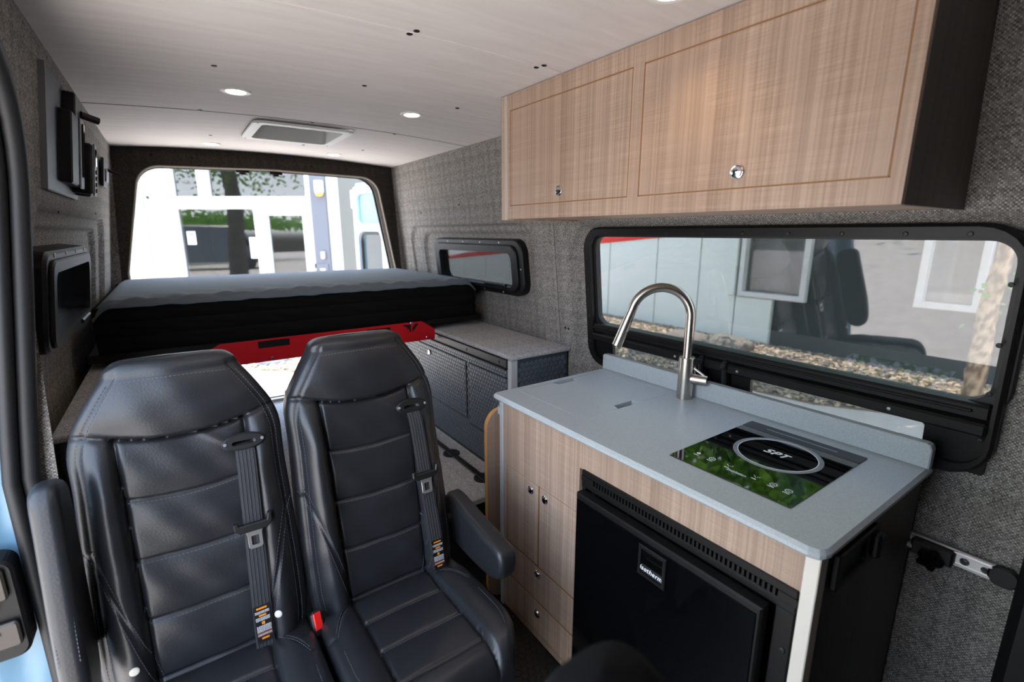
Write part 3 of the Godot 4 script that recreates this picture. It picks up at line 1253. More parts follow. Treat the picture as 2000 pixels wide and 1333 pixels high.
func build_galley() -> void:
	# base cabinet
	var c := thing("galley_cabinet", "pale walnut base cabinet with doors and drawers under the grey worktop", "cabinet", Vector3.ZERO)
	var g := Geo.new()
	g.bx(Vector3(0.962, 0.0, -1.40), Vector3(1.52, 0.86, -1.38))
	g.bx(Vector3(0.962, 0.0, -1.0), Vector3(1.52, 0.70, -0.985))
	g.bx(Vector3(1.50, 0.0, -1.40), Vector3(1.52, 0.86, -0.345))
	g.bx(Vector3(0.962, 0.0, -1.40), Vector3(1.52, 0.02, -0.985))
	obj("carcass", g, M.dark_wood, c)
	g = Geo.new()
	g.bx(Vector3(0.9585, 0.004, -1.399), Vector3(0.964, 0.884, -0.984))
	obj("reveal_strip", g, M.groove, c)
	# face: rails and stiles round the fronts
	g = Geo.new()
	g.bx(Vector3(0.942, 0.787, -0.986), Vector3(0.958, 0.884, -0.346))
	g.bx(Vector3(0.942, 0.632, -1.399), Vector3(0.958, 0.884, -0.9855))
	g.bx(Vector3(0.942, 0.004, -1.399), Vector3(0.958, 0.632, -1.381))
	g.bx(Vector3(0.942, 0.004, -1.381), Vector3(0.958, 0.028, -0.9835))
	obj("face_panel", g, M.wood, c)
	var d := front(c, "door", 0.942, -1.381, -1.1855, 0.3115, 0.632)
	knob(d, Vector3(0.942, 0.598, -1.228), Vector3(-1, 0, 0))
	d = front(c, "door", 0.942, -1.1845, -0.983, 0.3115, 0.632)
	knob(d, Vector3(0.942, 0.597, -1.149), Vector3(-1, 0, 0))
	d = front(c, "drawer", 0.942, -1.381, -0.983, 0.1665, 0.3105)
	knob(d, Vector3(0.942, 0.282, -1.184), Vector3(-1, 0, 0))
	d = front(c, "drawer", 0.942, -1.381, -0.983, 0.028, 0.1655)
	knob(d, Vector3(0.942, 0.116, -1.182), Vector3(-1, 0, 0))
	g = Geo.new()
	g.bx(Vector3(0.936, 0.0, -1.422), Vector3(0.985, 0.884, -1.40), 0.003)
	obj("corner_post", g, M.trim_grey, c)
	g = Geo.new()
	g.bx(Vector3(0.939, 0.0, -0.346), Vector3(0.975, 0.884, -0.318), 0.002)
	obj("corner_post", g, M.post_white, c)
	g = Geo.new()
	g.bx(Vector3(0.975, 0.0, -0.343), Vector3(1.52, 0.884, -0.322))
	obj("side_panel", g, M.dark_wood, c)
	g = Geo.new()
	g.bx(Vector3(0.985, 0.0, -1.42), Vector3(1.52, 0.884, -1.402))
	obj("side_panel", g, M.wood, c)

	# socket plate on the end of the cabinet
	var s := thing("socket_plate", "black socket plate on the dark end of the cabinet below the worktop", "socket", Vector3(1.105, 0.822, -0.322))
	g = Geo.new()
	g.prism(to_z(0), rrect(0, 0, 0.20, 0.085, 0.008), 0.0, 0.014, 0.003, [rrect(-0.015, 0, 0.12, 0.055, 0.004)])
	obj("plate", g, M.black_plastic, s)
	g = Geo.new()
	g.bx(Vector3(-0.075, -0.028, 0.0), Vector3(0.045, 0.028, 0.006))
	obj("socket_face", g, M.device_dark, s)
	g = Geo.new()
	g.bx(Vector3(0.066, -0.03, 0.012), Vector3(0.095, 0.03, 0.03), 0.006)
	obj("cover_latch", g, M.black_plastic, s)

	# worktop
	var w := thing("worktop", "blue-grey composite worktop with a low upstand under the window", "worktop")
	g = Geo.new()
	var hole := rrect(1.2275, 1.228, 0.438, 0.354, 0.006, 2)
	var slab := pl([[0.945, 0.305], [1.517, 0.305], [1.517, 1.438], [0.93, 1.438], [0.918, 1.432], [0.913, 1.42], [0.915, 0.335], [0.922, 0.316], [0.932, 0.309]])
	g.prism(to_y(0.0), slab, 0.884, 0.9068, 0.0075, [hole])
	obj("slab", g, M.counter, w)
	g = Geo.new()
	g.prism(to_x(1.517), pl([[-1.437, 0.9068], [-0.307, 0.9068], [-0.307, 0.958], [-0.312, 0.969], [-0.32, 0.9725], [-1.43, 0.9725], [-1.437, 0.966]]), 0.0, 0.03, 0.003)
	obj("upstand", g, M.counter, w)
	g = Geo.new()
	g.bx(Vector3(1.005, 0.87, -1.41), Vector3(1.45, 0.874, -1.046))
	g.bx(Vector3(1.003, 0.874, -1.41), Vector3(1.007, 0.886, -1.046))
	g.bx(Vector3(1.447, 0.874, -1.41), Vector3(1.451, 0.886, -1.046))
	g.bx(Vector3(1.003, 0.874, -1.41), Vector3(1.451, 0.886, -1.406))
	g.bx(Vector3(1.003, 0.874, -1.05), Vector3(1.451, 0.886, -1.046))
	obj("sink_ledge", g, M.black_gap, w)

	# lid over the sink, with two finger notches
	var l := thing("sink_lid", "grey lid with finger notches set flush over the sink", "sink lid")
	g = Geo.new()
	var lid := pl([[1.011, 1.0535], [1.175, 1.0535], [1.185, 1.083], [1.275, 1.083], [1.285, 1.0535], [1.444, 1.0535], [1.444, 1.4025], [1.285, 1.4025], [1.275, 1.372], [1.185, 1.372], [1.175, 1.4025], [1.011, 1.4025]])
	g.prism(to_y(0.0), lid, 0.8885, 0.9066, 0.0012)
	obj("board", g, M.counter, l)

	# cooktop
	var k := thing("induction_cooktop", "black glass induction cooktop with a white ring set in the worktop", "cooktop", Vector3(1.2275, 0.9072, -0.5755))
	g = Geo.new()
	g.prism(to_y(0), rrect(-0.0275, 0, 0.352, 0.314, 0.004, 3), -0.002, 0.002, 0.0006)
	obj("glass", g, M.cooktop_glass, k)
	g = Geo.new()
	g.prism(to_y(0), rrect(0.178, 0, 0.056, 0.314, 0.004, 3), -0.002, 0.0024, 0.0006)
	obj("rear_strip", g, M.cooktop_strip, k)
	g = Geo.new()
	g.prism(to_y(0), rrect(0.178, 0.0, 0.0025, 0.19, 0.001, 2), 0.0024, 0.003)
	obj("strip_line", g, M.print_grey, k)
	for i in 6:
		g = Geo.new()
		var r := 0.107 - 0.0021 * i
		g.prism(to_y(0), disc(0.033, -0.008, r, 72), 0.002, 0.0023, 0.0, [disc(0.033, -0.008, r - 0.0013 - (0.0010 if i == 5 else 0.0), 72)])
		obj("ring_mark", g, M.print_white if i == 5 else M.print_grey, k)
	# lettering reads from the front edge: its base runs along -z to +z, tops towards the window
	var up := Vector3(1, 0, 0)
	var along := Vector3(0, 0, 1)
	lettering("SPT", 0.036, Transform3D(Basis(along, up, along.cross(up)), Vector3(0.035, 0.0024, 0.007)), M.print_white, "lettering", k, true, 0.3)
	var marks := [[-0.145, -0.115, "a"], [-0.145, -0.075, "b"], [-0.143, -0.028, "c"], [-0.155, 0.0, "d"], [-0.143, 0.042, "e"], [-0.147, 0.085, "b"], [-0.147, 0.12, "b"]]
	for q in marks:
		g = Geo.new()
		var f := to_y(0)
		var cx: float = q[0] + 0.012
		var cz: float = -q[1]
		match q[2]:
			"a":
				g.prism(f, disc(cx, cz, 0.0055, 16), 0.002, 0.0023)
				g.prism(f, rrect(cx - 0.012, cz, 0.002, 0.014, 0.0008, 2), 0.002, 0.0023)
			"b":
				g.prism(f, disc(cx, cz, 0.0085, 24), 0.002, 0.0023, 0.0, [disc(cx, cz, 0.0068, 24)])
				g.prism(f, rrect(cx, cz, 0.0016, 0.007, 0.0006, 2), 0.002, 0.0023)
				g.prism(f, rrect(cx - 0.0135, cz, 0.0022, 0.016, 0.0008, 2), 0.002, 0.0023)
			"c", "e":
				for j in 5:
					var s2 := -1.0 if q[2] == "c" else 1.0
					g.prism(f, disc(cx + 0.0035 * absf(j - 2) - 0.004, cz + 0.0035 * (j - 2), 0.0013, 8), 0.002, 0.0023)
				g.prism(f, rrect(cx - 0.014, cz, 0.003, 0.012, 0.001, 2), 0.002, 0.0023)
			"d":
				g.prism(f, rrect(cx - 0.004, cz + 0.0, 0.001, 0.004, 0.0004, 2), 0.002, 0.0023)
		obj("control_mark", g, M.print_white, k)
	lettering("Induction", 0.0115, Transform3D(Basis(along, up, along.cross(up)), Vector3(-0.152, 0.0024, 0.003)), M.print_white, "lettering", k, false, 0.25)

	build_faucet()
	build_fridge()
	build_wall_cupboard()

	# spare table board held between the cabinet and the bed
	var t := thing("table_board", "upright wood-faced table board with an orange plywood edge beside the cabinet", "board", Vector3(0.0, 0.0, -1.462))
	var outline := PackedVector2Array()
	var base := rrect(1.21, 0.415, 0.62, 0.83, 0.07, 8)
	outline = base
	g = Geo.new()
	g.prism(to_z(0), outline, 0.006, 0.009, 0.001)
	g.prism(to_z(0), outline, -0.012, -0.009, 0.001)
	obj("veneer", g, M.wood, t)
	g = Geo.new()
	g.prism(to_z(0), outline, -0.009, 0.006)
	obj("plywood_core", g, M.ply_edge, t)
	var b := thing("board_holder", "short grey tube bracket above the orange plywood edge", "bracket", Vector3(0.955, 0.845, -1.44))
	g = Geo.new()
	g.lathe(Transform3D(Basis(), Vector3.ZERO), [Vector2(0.012, -0.03), Vector2(0.012, 0.0), Vector2(0.009, 0.0), Vector2(0.009, -0.03)], 16)
	obj("tube", g, M.trim_grey, b)
	g = Geo.new()
	g.bx(Vector3(-0.006, -0.025, 0.008), Vector3(0.02, -0.005, 0.018))
	obj("mount", g, M.trim_grey, b)


func build_faucet() -> void:
	var f := thing("faucet", "brushed nickel gooseneck faucet with a pull-down spray head", "faucet", Vector3(1.45, 0.9068, -0.993))
	var g := Geo.new()
	g.lathe(Transform3D(), [Vector2(0.0, 0.0), Vector2(0.0265, 0.0), Vector2(0.027, 0.0015), Vector2(0.027, 0.15), Vector2(0.026, 0.1515), Vector2(0.0, 0.1515)], 40)
	obj("body", g, M.nickel, f)
	var d := Vector3(-0.707, 0, -0.707)
	var pts := []
	for i in 8:
		pts.append(Vector3(0, 0.145 + 0.15 * i / 7.0, 0))
	for i in range(1, 25):
		var a := PI * 0.91 * i / 24.0
		pts.append(d * (0.1 - 0.1 * cos(a)) + Vector3(0, 0.295 + 0.1 * sin(a), 0))
	var last: Vector3 = pts[-1]
	var dir: Vector3 = (pts[-1] - pts[-2]).normalized()
	pts.append(last + dir * 0.025)
	g = Geo.new()
	g.tube(pts, 0.016, 24)
	obj("neck", g, M.nickel, f)
	var start: Vector3 = pts[-1]
	g = Geo.new()
	g.tube([start - dir * 0.001, start + dir * 0.001, start + dir * 0.06, start + dir * 0.122], [0.015, 0.0168, 0.0176, 0.0182], 24)
	var sp := obj("spray_head", g, M.nickel, f)
	g = Geo.new()
	g.tube([start + dir * 0.122, start + dir * 0.1235], 0.0155, 16)
	obj("nozzle", g, M.black_plastic, sp)
	var side := d.cross(Vector3.UP).normalized()
	var face := dir.cross(side).normalized()
	if face.dot(Vector3(-0.5, 0, 0.8)) < 0:
		face = -face
	var toward := (face + side * (0.7 if side.dot(Vector3(-0.5, 0, 0.8)) > 0 else -0.7)).normalized()
	g = Geo.new()
	g.box(Transform3D(Basis(toward.cross(dir).normalized(), dir, toward.cross(dir).normalized().cross(dir)), start + dir * 0.045 + toward * 0.0163), Vector3(0.011, 0.036, 0.004), 0.0015)
	obj("spray_button", g, M.steel_bolt, sp)
	var h := Vector3(0.35, 0, 0.94).normalized()
	g = Geo.new()
	g.tube([h * 0.015 + Vector3(0, 0.075, 0), h * 0.072 + Vector3(0, 0.075, 0), h * 0.074 + Vector3(0, 0.075, 0)], [0.019, 0.019, 0.018], 28)
	var hn := obj("handle", g, M.nickel, f)
	g = Geo.new()
	g.tube([h * 0.062 + Vector3(0, 0.092, 0), h * 0.022 + Vector3(0, 0.116, 0)], 0.004, 10)
	obj("lever", g, M.nickel, hn)


func build_fridge() -> void:
	var f := thing("fridge", "black compact fridge with a glossy door built into the cabinet", "fridge")
	var g := Geo.new()
	g.bx(Vector3(0.975, 0.03, -0.965), Vector3(1.48, 0.775, -0.35))
	obj("body", g, M.black_plastic, f)
	# vent trim with slots
	var slots := []
	for i in 48:
		slots.append(rrect(-0.918 + 0.0113 * i, 0.763, 0.0055, 0.017, 0.0012, 1))
	g = Geo.new()
	var X := to_x(0.952)
	# strips between the slots
	g.bx(Vector3(0.936, 0.7715, -0.97), Vector3(0.952, 0.790, -0.347), 0.002)
	g.bx(Vector3(0.936, 0.735, -0.97), Vector3(0.952, 0.7545, -0.347), 0.002)
	g.bx(Vector3(0.936, 0.7545, -0.97), Vector3(0.952, 0.7715, -0.921))
	g.bx(Vector3(0.936, 0.7545, -0.384), Vector3(0.952, 0.7715, -0.347))
	for i in 47:
		var z := -0.918 + 0.0113 * (i + 0.5)
		g.bx(Vector3(0.937, 0.7545, z - 0.0028), Vector3(0.952, 0.7715, z + 0.0028))
	obj("vent_grille", g, M.black_metal, f)
	g = Geo.new()
	g.bx(Vector3(0.95, 0.03, -0.98), Vector3(0.97, 0.735, -0.965))
	obj("frame_strip", g, M.black_metal, f)
	g = Geo.new()
	g.bx(Vector3(0.938, 0.0, -0.386), Vector3(0.952, 0.733, -0.348), 0.002)
	var st := obj("frame_strip", g, M.black_metal, f)
	screws(st, [[Vector3(0.937, 0.64, -0.362), Vector3(-1, 0, 0)]], 0.007, M.black_plastic)
	# door: frame and glossy panel
	var d := Node3D.new()
	place("door", d, f)
	g = Geo.new()
	g.prism(to_x(0.935), pl([[-0.955, 0.05], [-0.395, 0.05], [-0.395, 0.733], [-0.955, 0.733]]), 0.0, 0.034, 0.004)
	obj("door_frame", g, M.black_metal, d)
	g = Geo.new()
	g.prism(to_x(0.901), pl([[-0.948, 0.058], [-0.404, 0.058], [-0.404, 0.716], [-0.948, 0.716]]), 0.0, 0.003, 0.0012)
	obj("door_panel", g, M.black_gloss, d)
	# latch
	g = Geo.new()
	g.prism(to_x(0.898), pl([[-0.708, 0.622], [-0.623, 0.622], [-0.623, 0.709], [-0.708, 0.709]]), 0.0, 0.006, 0.002, [pl([[-0.699, 0.632], [-0.632, 0.632], [-0.632, 0.70], [-0.699, 0.70]])])
	obj("latch_bezel", g, M.black_metal, d)
	g = Geo.new()
	g.box(Transform3D(Basis(Vector3.BACK, 0.35), Vector3(0.899, 0.678, -0.6655)), Vector3(0.004, 0.045, 0.064), 0.001)
	obj("latch_flap", g, M.black_gloss, d)
	g = Geo.new()
	g.bx(Vector3(0.898, 0.633, -0.698), Vector3(0.8945, 0.655, -0.633), 0.001)
	obj("badge", g, M.black_plastic, d)
	lettering("isotherm", 0.016, Transform3D(Basis(Vector3.BACK, Vector3.UP, Vector3.LEFT), Vector3(0.8938, 0.6455, -0.6655)), M.print_white, "lettering", d, true, 0.2)


func build_wall_cupboard() -> void:
	var c := thing("wall_cupboard", "long pale walnut wall cupboard under the ceiling above the window", "cupboard")
	var g := Geo.new()
	var xf := 1.08
	# carcass
	g.bx(Vector3(xf + 0.02, 1.54, -1.575), Vector3(1.455, 1.556, -0.345))
	g.bx(Vector3(xf + 0.02, 1.556, -1.575), Vector3(1.455, 1.955, -1.56))
	g.bx(Vector3(1.44, 1.556, -1.56), Vector3(1.455, 1.955, -0.345))
	obj("carcass", g, M.wood, c)
	g = Geo.new()
	g.bx(Vector3(xf + 0.0155, 1.56, -1.57), Vector3(xf + 0.02, 1.955, -0.35))
	obj("reveal_strip", g, M.groove, c)
	g = Geo.new()
	var yt := 1.974
	g.bx(Vector3(xf, 1.537, -1.57), Vector3(xf + 0.016, 1.5845, -0.335))
	g.bx(Vector3(xf, 1.9205, -1.57), Vector3(xf + 0.016, yt, -0.335))
	g.bx(Vector3(xf, 1.5845, -0.976), Vector3(xf + 0.016, 1.9205, -0.938))
	g.bx(Vector3(xf, 1.5845, -0.356), Vector3(xf + 0.016, 1.9205, -0.335))
	g.bx(Vector3(xf, 1.5845, -1.57), Vector3(xf + 0.016, 1.9205, -1.556))
	obj("face_frame", g, M.wood, c)
	var d := front(c, "door", xf, -1.556, -0.976, 1.5845, 1.9205, 0.0028)
	knob(d, Vector3(xf, 1.622, -1.272), Vector3(-1, 0, 0), 0.0165)
	d = front(c, "door", xf, -0.938, -0.356, 1.5845, 1.9205, 0.0028)
	knob(d, Vector3(xf, 1.621, -0.65), Vector3(-1, 0, 0), 0.0165)
	g = Geo.new()
	g.bx(Vector3(xf - 0.003, 1.533, -1.612), Vector3(1.46, yt, -1.59), 0.002)
	obj("end_panel", g, M.wood, c)
	g = Geo.new()
	g.bx(Vector3(xf - 0.004, 1.533, -1.59), Vector3(xf + 0.03, yt, -1.57), 0.002)
	obj("end_trim", g, M.trim_beige, c)
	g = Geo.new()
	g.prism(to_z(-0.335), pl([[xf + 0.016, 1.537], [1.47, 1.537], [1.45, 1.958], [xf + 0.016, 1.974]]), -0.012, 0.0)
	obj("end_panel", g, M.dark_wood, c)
	g = Geo.new()
	g.bx(Vector3(xf, 1.537, -0.335), Vector3(xf + 0.016, yt, -0.333))
	obj("edge_band", g, M.wood, c)

# ---------------------------------------------------------------- bed and storage
func build_bed() -> void:
	# mattress: a grey top over three black layers
	var m := thing("mattress", "thick mattress with a blue-grey top and black sides across the van", "mattress", Vector3(0.585, 1.01, -3.02))
	var hx := 0.868
	var hz := 0.565
	var rows := []
	var nz := 44
	var nx := 130
	for i in nz + 1:
		var row := []
		var v := float(i) / nz
		for j in nx + 1:
			var u := float(j) / nx
			var x := lerpf(-hx, hx, u)
			var edge := minf(v, 1 - v)
			# roll over the front and back edges
			var a := clampf(v / 0.16, 0, 1)
			var z := 0.0
			var y := 0.0
			if v < 0.16:
				z = hz - 0.04 * (1 - cos(a * PI / 2)) + 0.004
				y = 0.183 + 0.030 * sin(a * PI / 2)
			elif v > 0.9:
				var b := (v - 0.9) / 0.1
				z = -hz + 0.05 * cos(b * PI / 2)
				y = 0.213 - 0.05 * (1 - cos(b * PI / 2))
			else:
				z = lerpf(hz - 0.036, -hz + 0.05, (v - 0.16) / 0.74)
				y = 0.213
			var ex := minf(u, 1 - u) * 2 * hx
			y -= 0.05 * pow(clampf(1 - ex / 0.07, 0, 1), 2)
			y += 0.012 * sin(u * PI) * sin(v * PI)
			# puckers where the cover is drawn over the edge
			var pk := exp(-pow((v - 0.13) / 0.13, 2))
			y += pk * (0.0035 * sin(x * 38 + v * 26) + 0.003 * sin(x * 61 - v * 41 + 1.3) + 0.0025 * sin(x * 17 + v * 60))
			row.append(Vector3(x, y, z))
		rows.append(row)
	var g := Geo.new()
	g.grid(rows)
	obj("top_cover", g, M.bed_top, m)
	for k in 3:
		g = Geo.new()
		var y0 := 0.0 + 0.062 * k
		var y1 := y0 + 0.062
		rows = []
		for i in 9:
			var v := i / 8.0
			var row := []
			for j in 221:
				var s := j / 220.0
				# round the rectangle: front face then the two ends and the back
				var p := Vector2.ZERO
				var q := s * 4.0
				var out := Vector2.ZERO
				if q < 1:
					p = Vector2(lerpf(-hx, hx, q), hz)
					out = Vector2(0, 1)
				elif q < 2:
					p = Vector2(hx, lerpf(hz, -hz, q - 1))
					out = Vector2(1, 0)
				elif q < 3:
					p = Vector2(lerpf(hx, -hx, q - 2), -hz)
					out = Vector2(0, -1)
				else:
					p = Vector2(-hx, lerpf(-hz, hz, q - 3))
					out = Vector2(-1, 0)
				var bulge := 0.005 * sqrt(sin(v * PI)) + 0.0022 * sin(p.x * 55 + v * 5 + k) * sin(v * PI) + 0.0015 * sin(p.x * 23 + v * 9 - k) * sin(v * PI)
				p += out * (bulge - 0.006)
				row.append(Vector3(p.x, lerpf(y0, y1, v), p.y))
			rows.append(row)
		g.grid(rows)
		if k == 0:
			g.quad(Vector3(-hx, y0, -hz), Vector3(hx, y0, -hz), Vector3(hx, y0, hz), Vector3(-hx, y0, hz))
		obj("side_band", g, M.bed_side, m)

	# platform under it
	var b := thing("bed_platform", "black bed platform carrying the mattress between the side boxes", "platform")
	g = Geo.new()
	g.bx(Vector3(-0.32, 0.975, -2.47), Vector3(1.50, 1.008, -3.58), 0.003)
	obj("deck", g, M.black_metal, b)
	for z: float in [-2.75, -3.1, -3.45]:
		g = Geo.new()
		g.bx(Vector3(-0.2, 0.948, z - 0.02), Vector3(1.4, 0.975, z + 0.02))
		obj("cross_beam", g, M.black_metal, b)

	# red rail
	var r := thing("bed_rail", "red metal rail with slots and a cut-out emblem along the bed front", "rail")
	g = Geo.new()
	var emblem_a := pl([[0.987, 0.997], [1.032, 0.994], [1.034, 0.948], [1.022, 0.957], [1.020, 0.970], [1.010, 0.970], [1.008, 0.982], [0.997, 0.985]])
	var emblem_b := pl([[1.040, 0.949], [1.040, 0.975], [1.058, 0.996], [1.082, 0.996]])
	g.prism(to_z(-2.447), pl([[0.058, 0.965], [0.128, 1.003], [1.096, 1.006], [1.176, 0.955], [1.174, 0.897], [0.175, 0.897], [0.058, 0.945]]), 0.0, 0.004, 0.0008, [rrect(0.347, 0.979, 0.136, 0.033, 0.004, 2), rrect(0.851, 0.977, 0.128, 0.03, 0.004, 2), emblem_a, emblem_b])
	obj("plate", g, M.red_metal, r)
	screws(r, [[Vector3(0.332, 0.909, -2.443), Vector3(0, 0, 1)], [Vector3(1.126, 0.911, -2.443), Vector3(0, 0, 1)], [Vector3(1.035, 1.001, -2.443), Vector3(0, 0, 1)]], 0.007, M.chrome, "screw")
	g = Geo.new()
	g.bx(Vector3(0.13, 0.94, -2.452), Vector3(1.15, 1.003, -2.448))
	obj("backing", g, M.black_gap, r)

	storage_box("storage_box", "side box with grey carpet top and hexagon-pattern doors beside the galley", 1.19, 1.535, -1.0)
	storage_box("storage_box", "side box with grey carpet top behind the bench seats along the dark wall", -0.33, 0.0, 1.0)

	# raised load floor between the boxes
	var f := thing("load_floor", "grey carpeted load floor raised between the side boxes", "platform")
	g = Geo.new()
	g.bx(Vector3(0.003, 0.312, -1.655), Vector3(1.187, 0.34, -3.5), 0.004)
	obj("carpet_deck", g, M.carpet, f)
	g = Geo.new()
	g.bx(Vector3(0.006, 0.0, -1.69), Vector3(1.184, 0.312, -1.72))
	g.bx(Vector3(0.006, 0.0, -1.72), Vector3(1.184, 0.02, -3.5))
	obj("riser", g, M.black_gap, f)
	for spec in [[1.09, "near the hexagon-pattern doors", 0], [0.13, "along the dark wall side", 1]]:
		var x: float = spec[0]
		var t := thing("floor_track", "black tie-down track on the carpeted load floor " + spec[1], "cargo track", Vector3(x, 0.34, 0), "load floor tracks")
		g = Geo.new()
		g.bx(Vector3(-0.016, 0.0, -1.75), Vector3(0.016, 0.007, -3.45), 0.002)
		obj("rail", g, M.black_metal, t)
		for z: float in [-1.80, -2.12, -2.6, -3.1]:
			g = Geo.new()
			g.lathe(Transform3D(Basis(), Vector3(0, 0.0, z)), [Vector2(0.045, 0.0), Vector2(0.045, 0.006), Vector2(0.035, 0.008), Vector2(0.034, 0.004), Vector2(0.0, 0.004)], 28)
			obj("ring_pad", g, M.black_plastic, t)


func storage_box(called: String, label: String, x0: float, x1: float, facing: float) -> void:
	var b := thing(called, label, "storage box")
	var y1 := 0.925
	var z0 := -1.705
	var z1 := -3.58
	var g := Geo.new()
	g.bx(Vector3(x0 + 0.012, 0.0, z0 - 0.012), Vector3(x1 - 0.012, y1, z1))
	obj("carcass", g, M.hex_groove, b)
	g = Geo.new()
	g.bx(Vector3(x0 - (0.006 if facing < 0 else 0.0), y1 + 0.002, z0 + 0.008), Vector3(x1 + (0.006 if facing > 0 else 0.0), y1 + 0.021, z1), 0.004)
	obj("carpet_top", g, M.carpet, b)
	# near end: corner post and panel
	var xf := x0 if facing < 0 else x1
	g = Geo.new()
	g.bx(Vector3(xf + 0.002 * facing, 0.0, z0), Vector3(xf - 0.035 * facing, y1, z0 - 0.03), 0.003)
	obj("corner_post", g, M.trim_grey, b)
	var px0 := x0 + 0.036 if facing < 0 else x0 + 0.02
	var px1 := x1 - 0.014 if facing < 0 else x1 - 0.036
	g = Geo.new()
	g.bx(Vector3(px0, 0.0, z0 - 0.002), Vector3(px1, y1, z0 - 0.013))
	obj("end_sheet", g, M.hex_groove, b)
	stuff(obj("hexagon_relief", hexes(px0, px1, 0.30, y1, 0.0155, 0.0016, to_z(z0 - 0.0021)), M.hex_sheet, b))
	# aisle side
	var X := to_x(xf + 0.012) if facing < 0 else frame_at(Vector3(xf - 0.012, 0, 0), Vector3.FORWARD, Vector3.UP)
	var sgn := 1.0 if facing < 0 else -1.0
	var holes := []
	if facing < 0:
		holes = [Rect2(-2.71, 0.52, 0.59, 0.312), Rect2(-2.09, 0.50, 0.352, 0.332)]
	g = Geo.new()
	g.bx(Vector3(xf + facing * -0.012, 0.0, z0 - 0.03), Vector3(xf + facing * -0.004, y1, z1))
	obj("side_sheet", g, M.hex_groove, b)
	var XX := to_x(xf + 0.0041) if facing < 0 else frame_at(Vector3(xf - 0.0041, 0, 0), Vector3.FORWARD, Vector3.UP)
	var ua := -3.56 if facing < 0 else 1.74
	var ub := -1.74 if facing < 0 else 3.56
	stuff(obj("hexagon_relief", hexes(ua, ub, 0.34, 0.872, 0.0135, 0.0018, XX, false, holes), M.hex_sheet, b))
	if facing < 0:
		for h: Rect2 in holes:
			var d := Node3D.new()
			place("door", d, b)
			g = Geo.new()
			g.bx(Vector3(xf + 0.004, h.position.y, h.position.x), Vector3(xf - 0.0005, h.end.y, h.end.x), 0.001)
			obj("door_sheet", g, M.hex_groove, d)
			stuff(obj("hexagon_relief", hexes(h.position.x + 0.002, h.end.x, h.position.y + 0.002, h.end.y, 0.0135, 0.0018, to_x(xf - 0.0004)), M.hex_sheet, d))
			# thin dark line round the door
			g = Geo.new()
			for e in [[h.position.x - 0.004, h.position.x, h.position.y, h.end.y], [h.end.x, h.end.x + 0.004, h.position.y, h.end.y], [h.position.x, h.end.x, h.position.y - 0.004, h.position.y], [h.position.x, h.end.x, h.end.y, h.end.y + 0.004]]:
				g.bx(Vector3(xf + 0.004, e[2], e[0]), Vector3(xf + 0.0015, e[3], e[1]))
			obj("door_gap", g, M.black_gap, d)
			if h.position.x < -2.3:
				g = Geo.new()
				g.lathe(Transform3D(Basis(Vector3.BACK, PI / 2), Vector3(xf - 0.001, 0.794, -2.55)), [Vector2(0.017, 0), Vector2(0.017, 0.004), Vector2(0.012, 0.008), Vector2(0.0, 0.009)], 20)
				obj("latch", g, M.chrome, d)
	# black track under the carpet lip
	g = Geo.new()
	g.bx(Vector3(xf + facing * 0.006, y1 - 0.05, z0 - 0.032), Vector3(xf + facing * -0.006, y1 - 0.002, z1), 0.003)
	var tr := obj("edge_track", g, M.black_metal, b)
	g = Geo.new()
	g.bx(Vector3(xf + facing * 0.016, y1 - 0.052, z0 - 0.032), Vector3(xf + facing * 0.004, y1 - 0.042, z1), 0.003)
	obj("track_lip", g, M.black_metal, tr)
	screws(tr, [[Vector3(xf + facing * 0.0065, y1 - 0.024, -1.80), Vector3(facing, 0, 0)], [Vector3(xf + facing * 0.0065, y1 - 0.024, -2.1), Vector3(facing, 0, 0)]], 0.006, M.black_plastic)

# ---------------------------------------------------------------- bench seats
const BACK_W := [[0.40, 0.205], [0.48, 0.222], [0.62, 0.224], [0.80, 0.219], [0.93, 0.215], [1.0, 0.219], [1.024, 0.217], [1.10, 0.180], [1.15, 0.147], [1.165, 0.136], [1.2, 0.112]]
const CROWN := 1.165
const HEAD_Y := 1.015


func along(table: Array, t: float) -> float:
	for i in table.size() - 1:
		if t <= table[i + 1][0]:
			var f := clampf((t - table[i][0]) / (table[i + 1][0] - table[i][0]), 0, 1)
			return lerpf(table[i][1], table[i + 1][1], f)
	return table[-1][1]


func smooth_w(y: float) -> float:
	var s := 0.0
	for k in 9:
		s += along(BACK_W, minf(y + (k - 4) * 0.011, 1.2))
	var w := s / 9.0
	return maxf(w, 0.004)


func curve_gap(x: float, y: float, side: float) -> float:
	# signed horizontal distance to the diagonal seam of the side bolster; below it is positive
	var u := side * x
	var yy := clampf(y, 0.42, 0.80)
	var t := (0.80 - yy) / 0.36
	var sx := 0.208 - 0.085 * pow(t, 0.75) - 0.012 * t
	return u - sx


func insert_w(y: float) -> float:
	return 0.122 + 0.010 * clampf((y - 0.5) / 0.5, 0, 1)


func groove(d: float, deep := 0.006, wide := 0.0048) -> float:
	return -deep * exp(-pow(d / wide, 2))


func head_line(x: float) -> float:
	return HEAD_Y + 0.035 * pow(absf(x) / 0.2, 2.0)


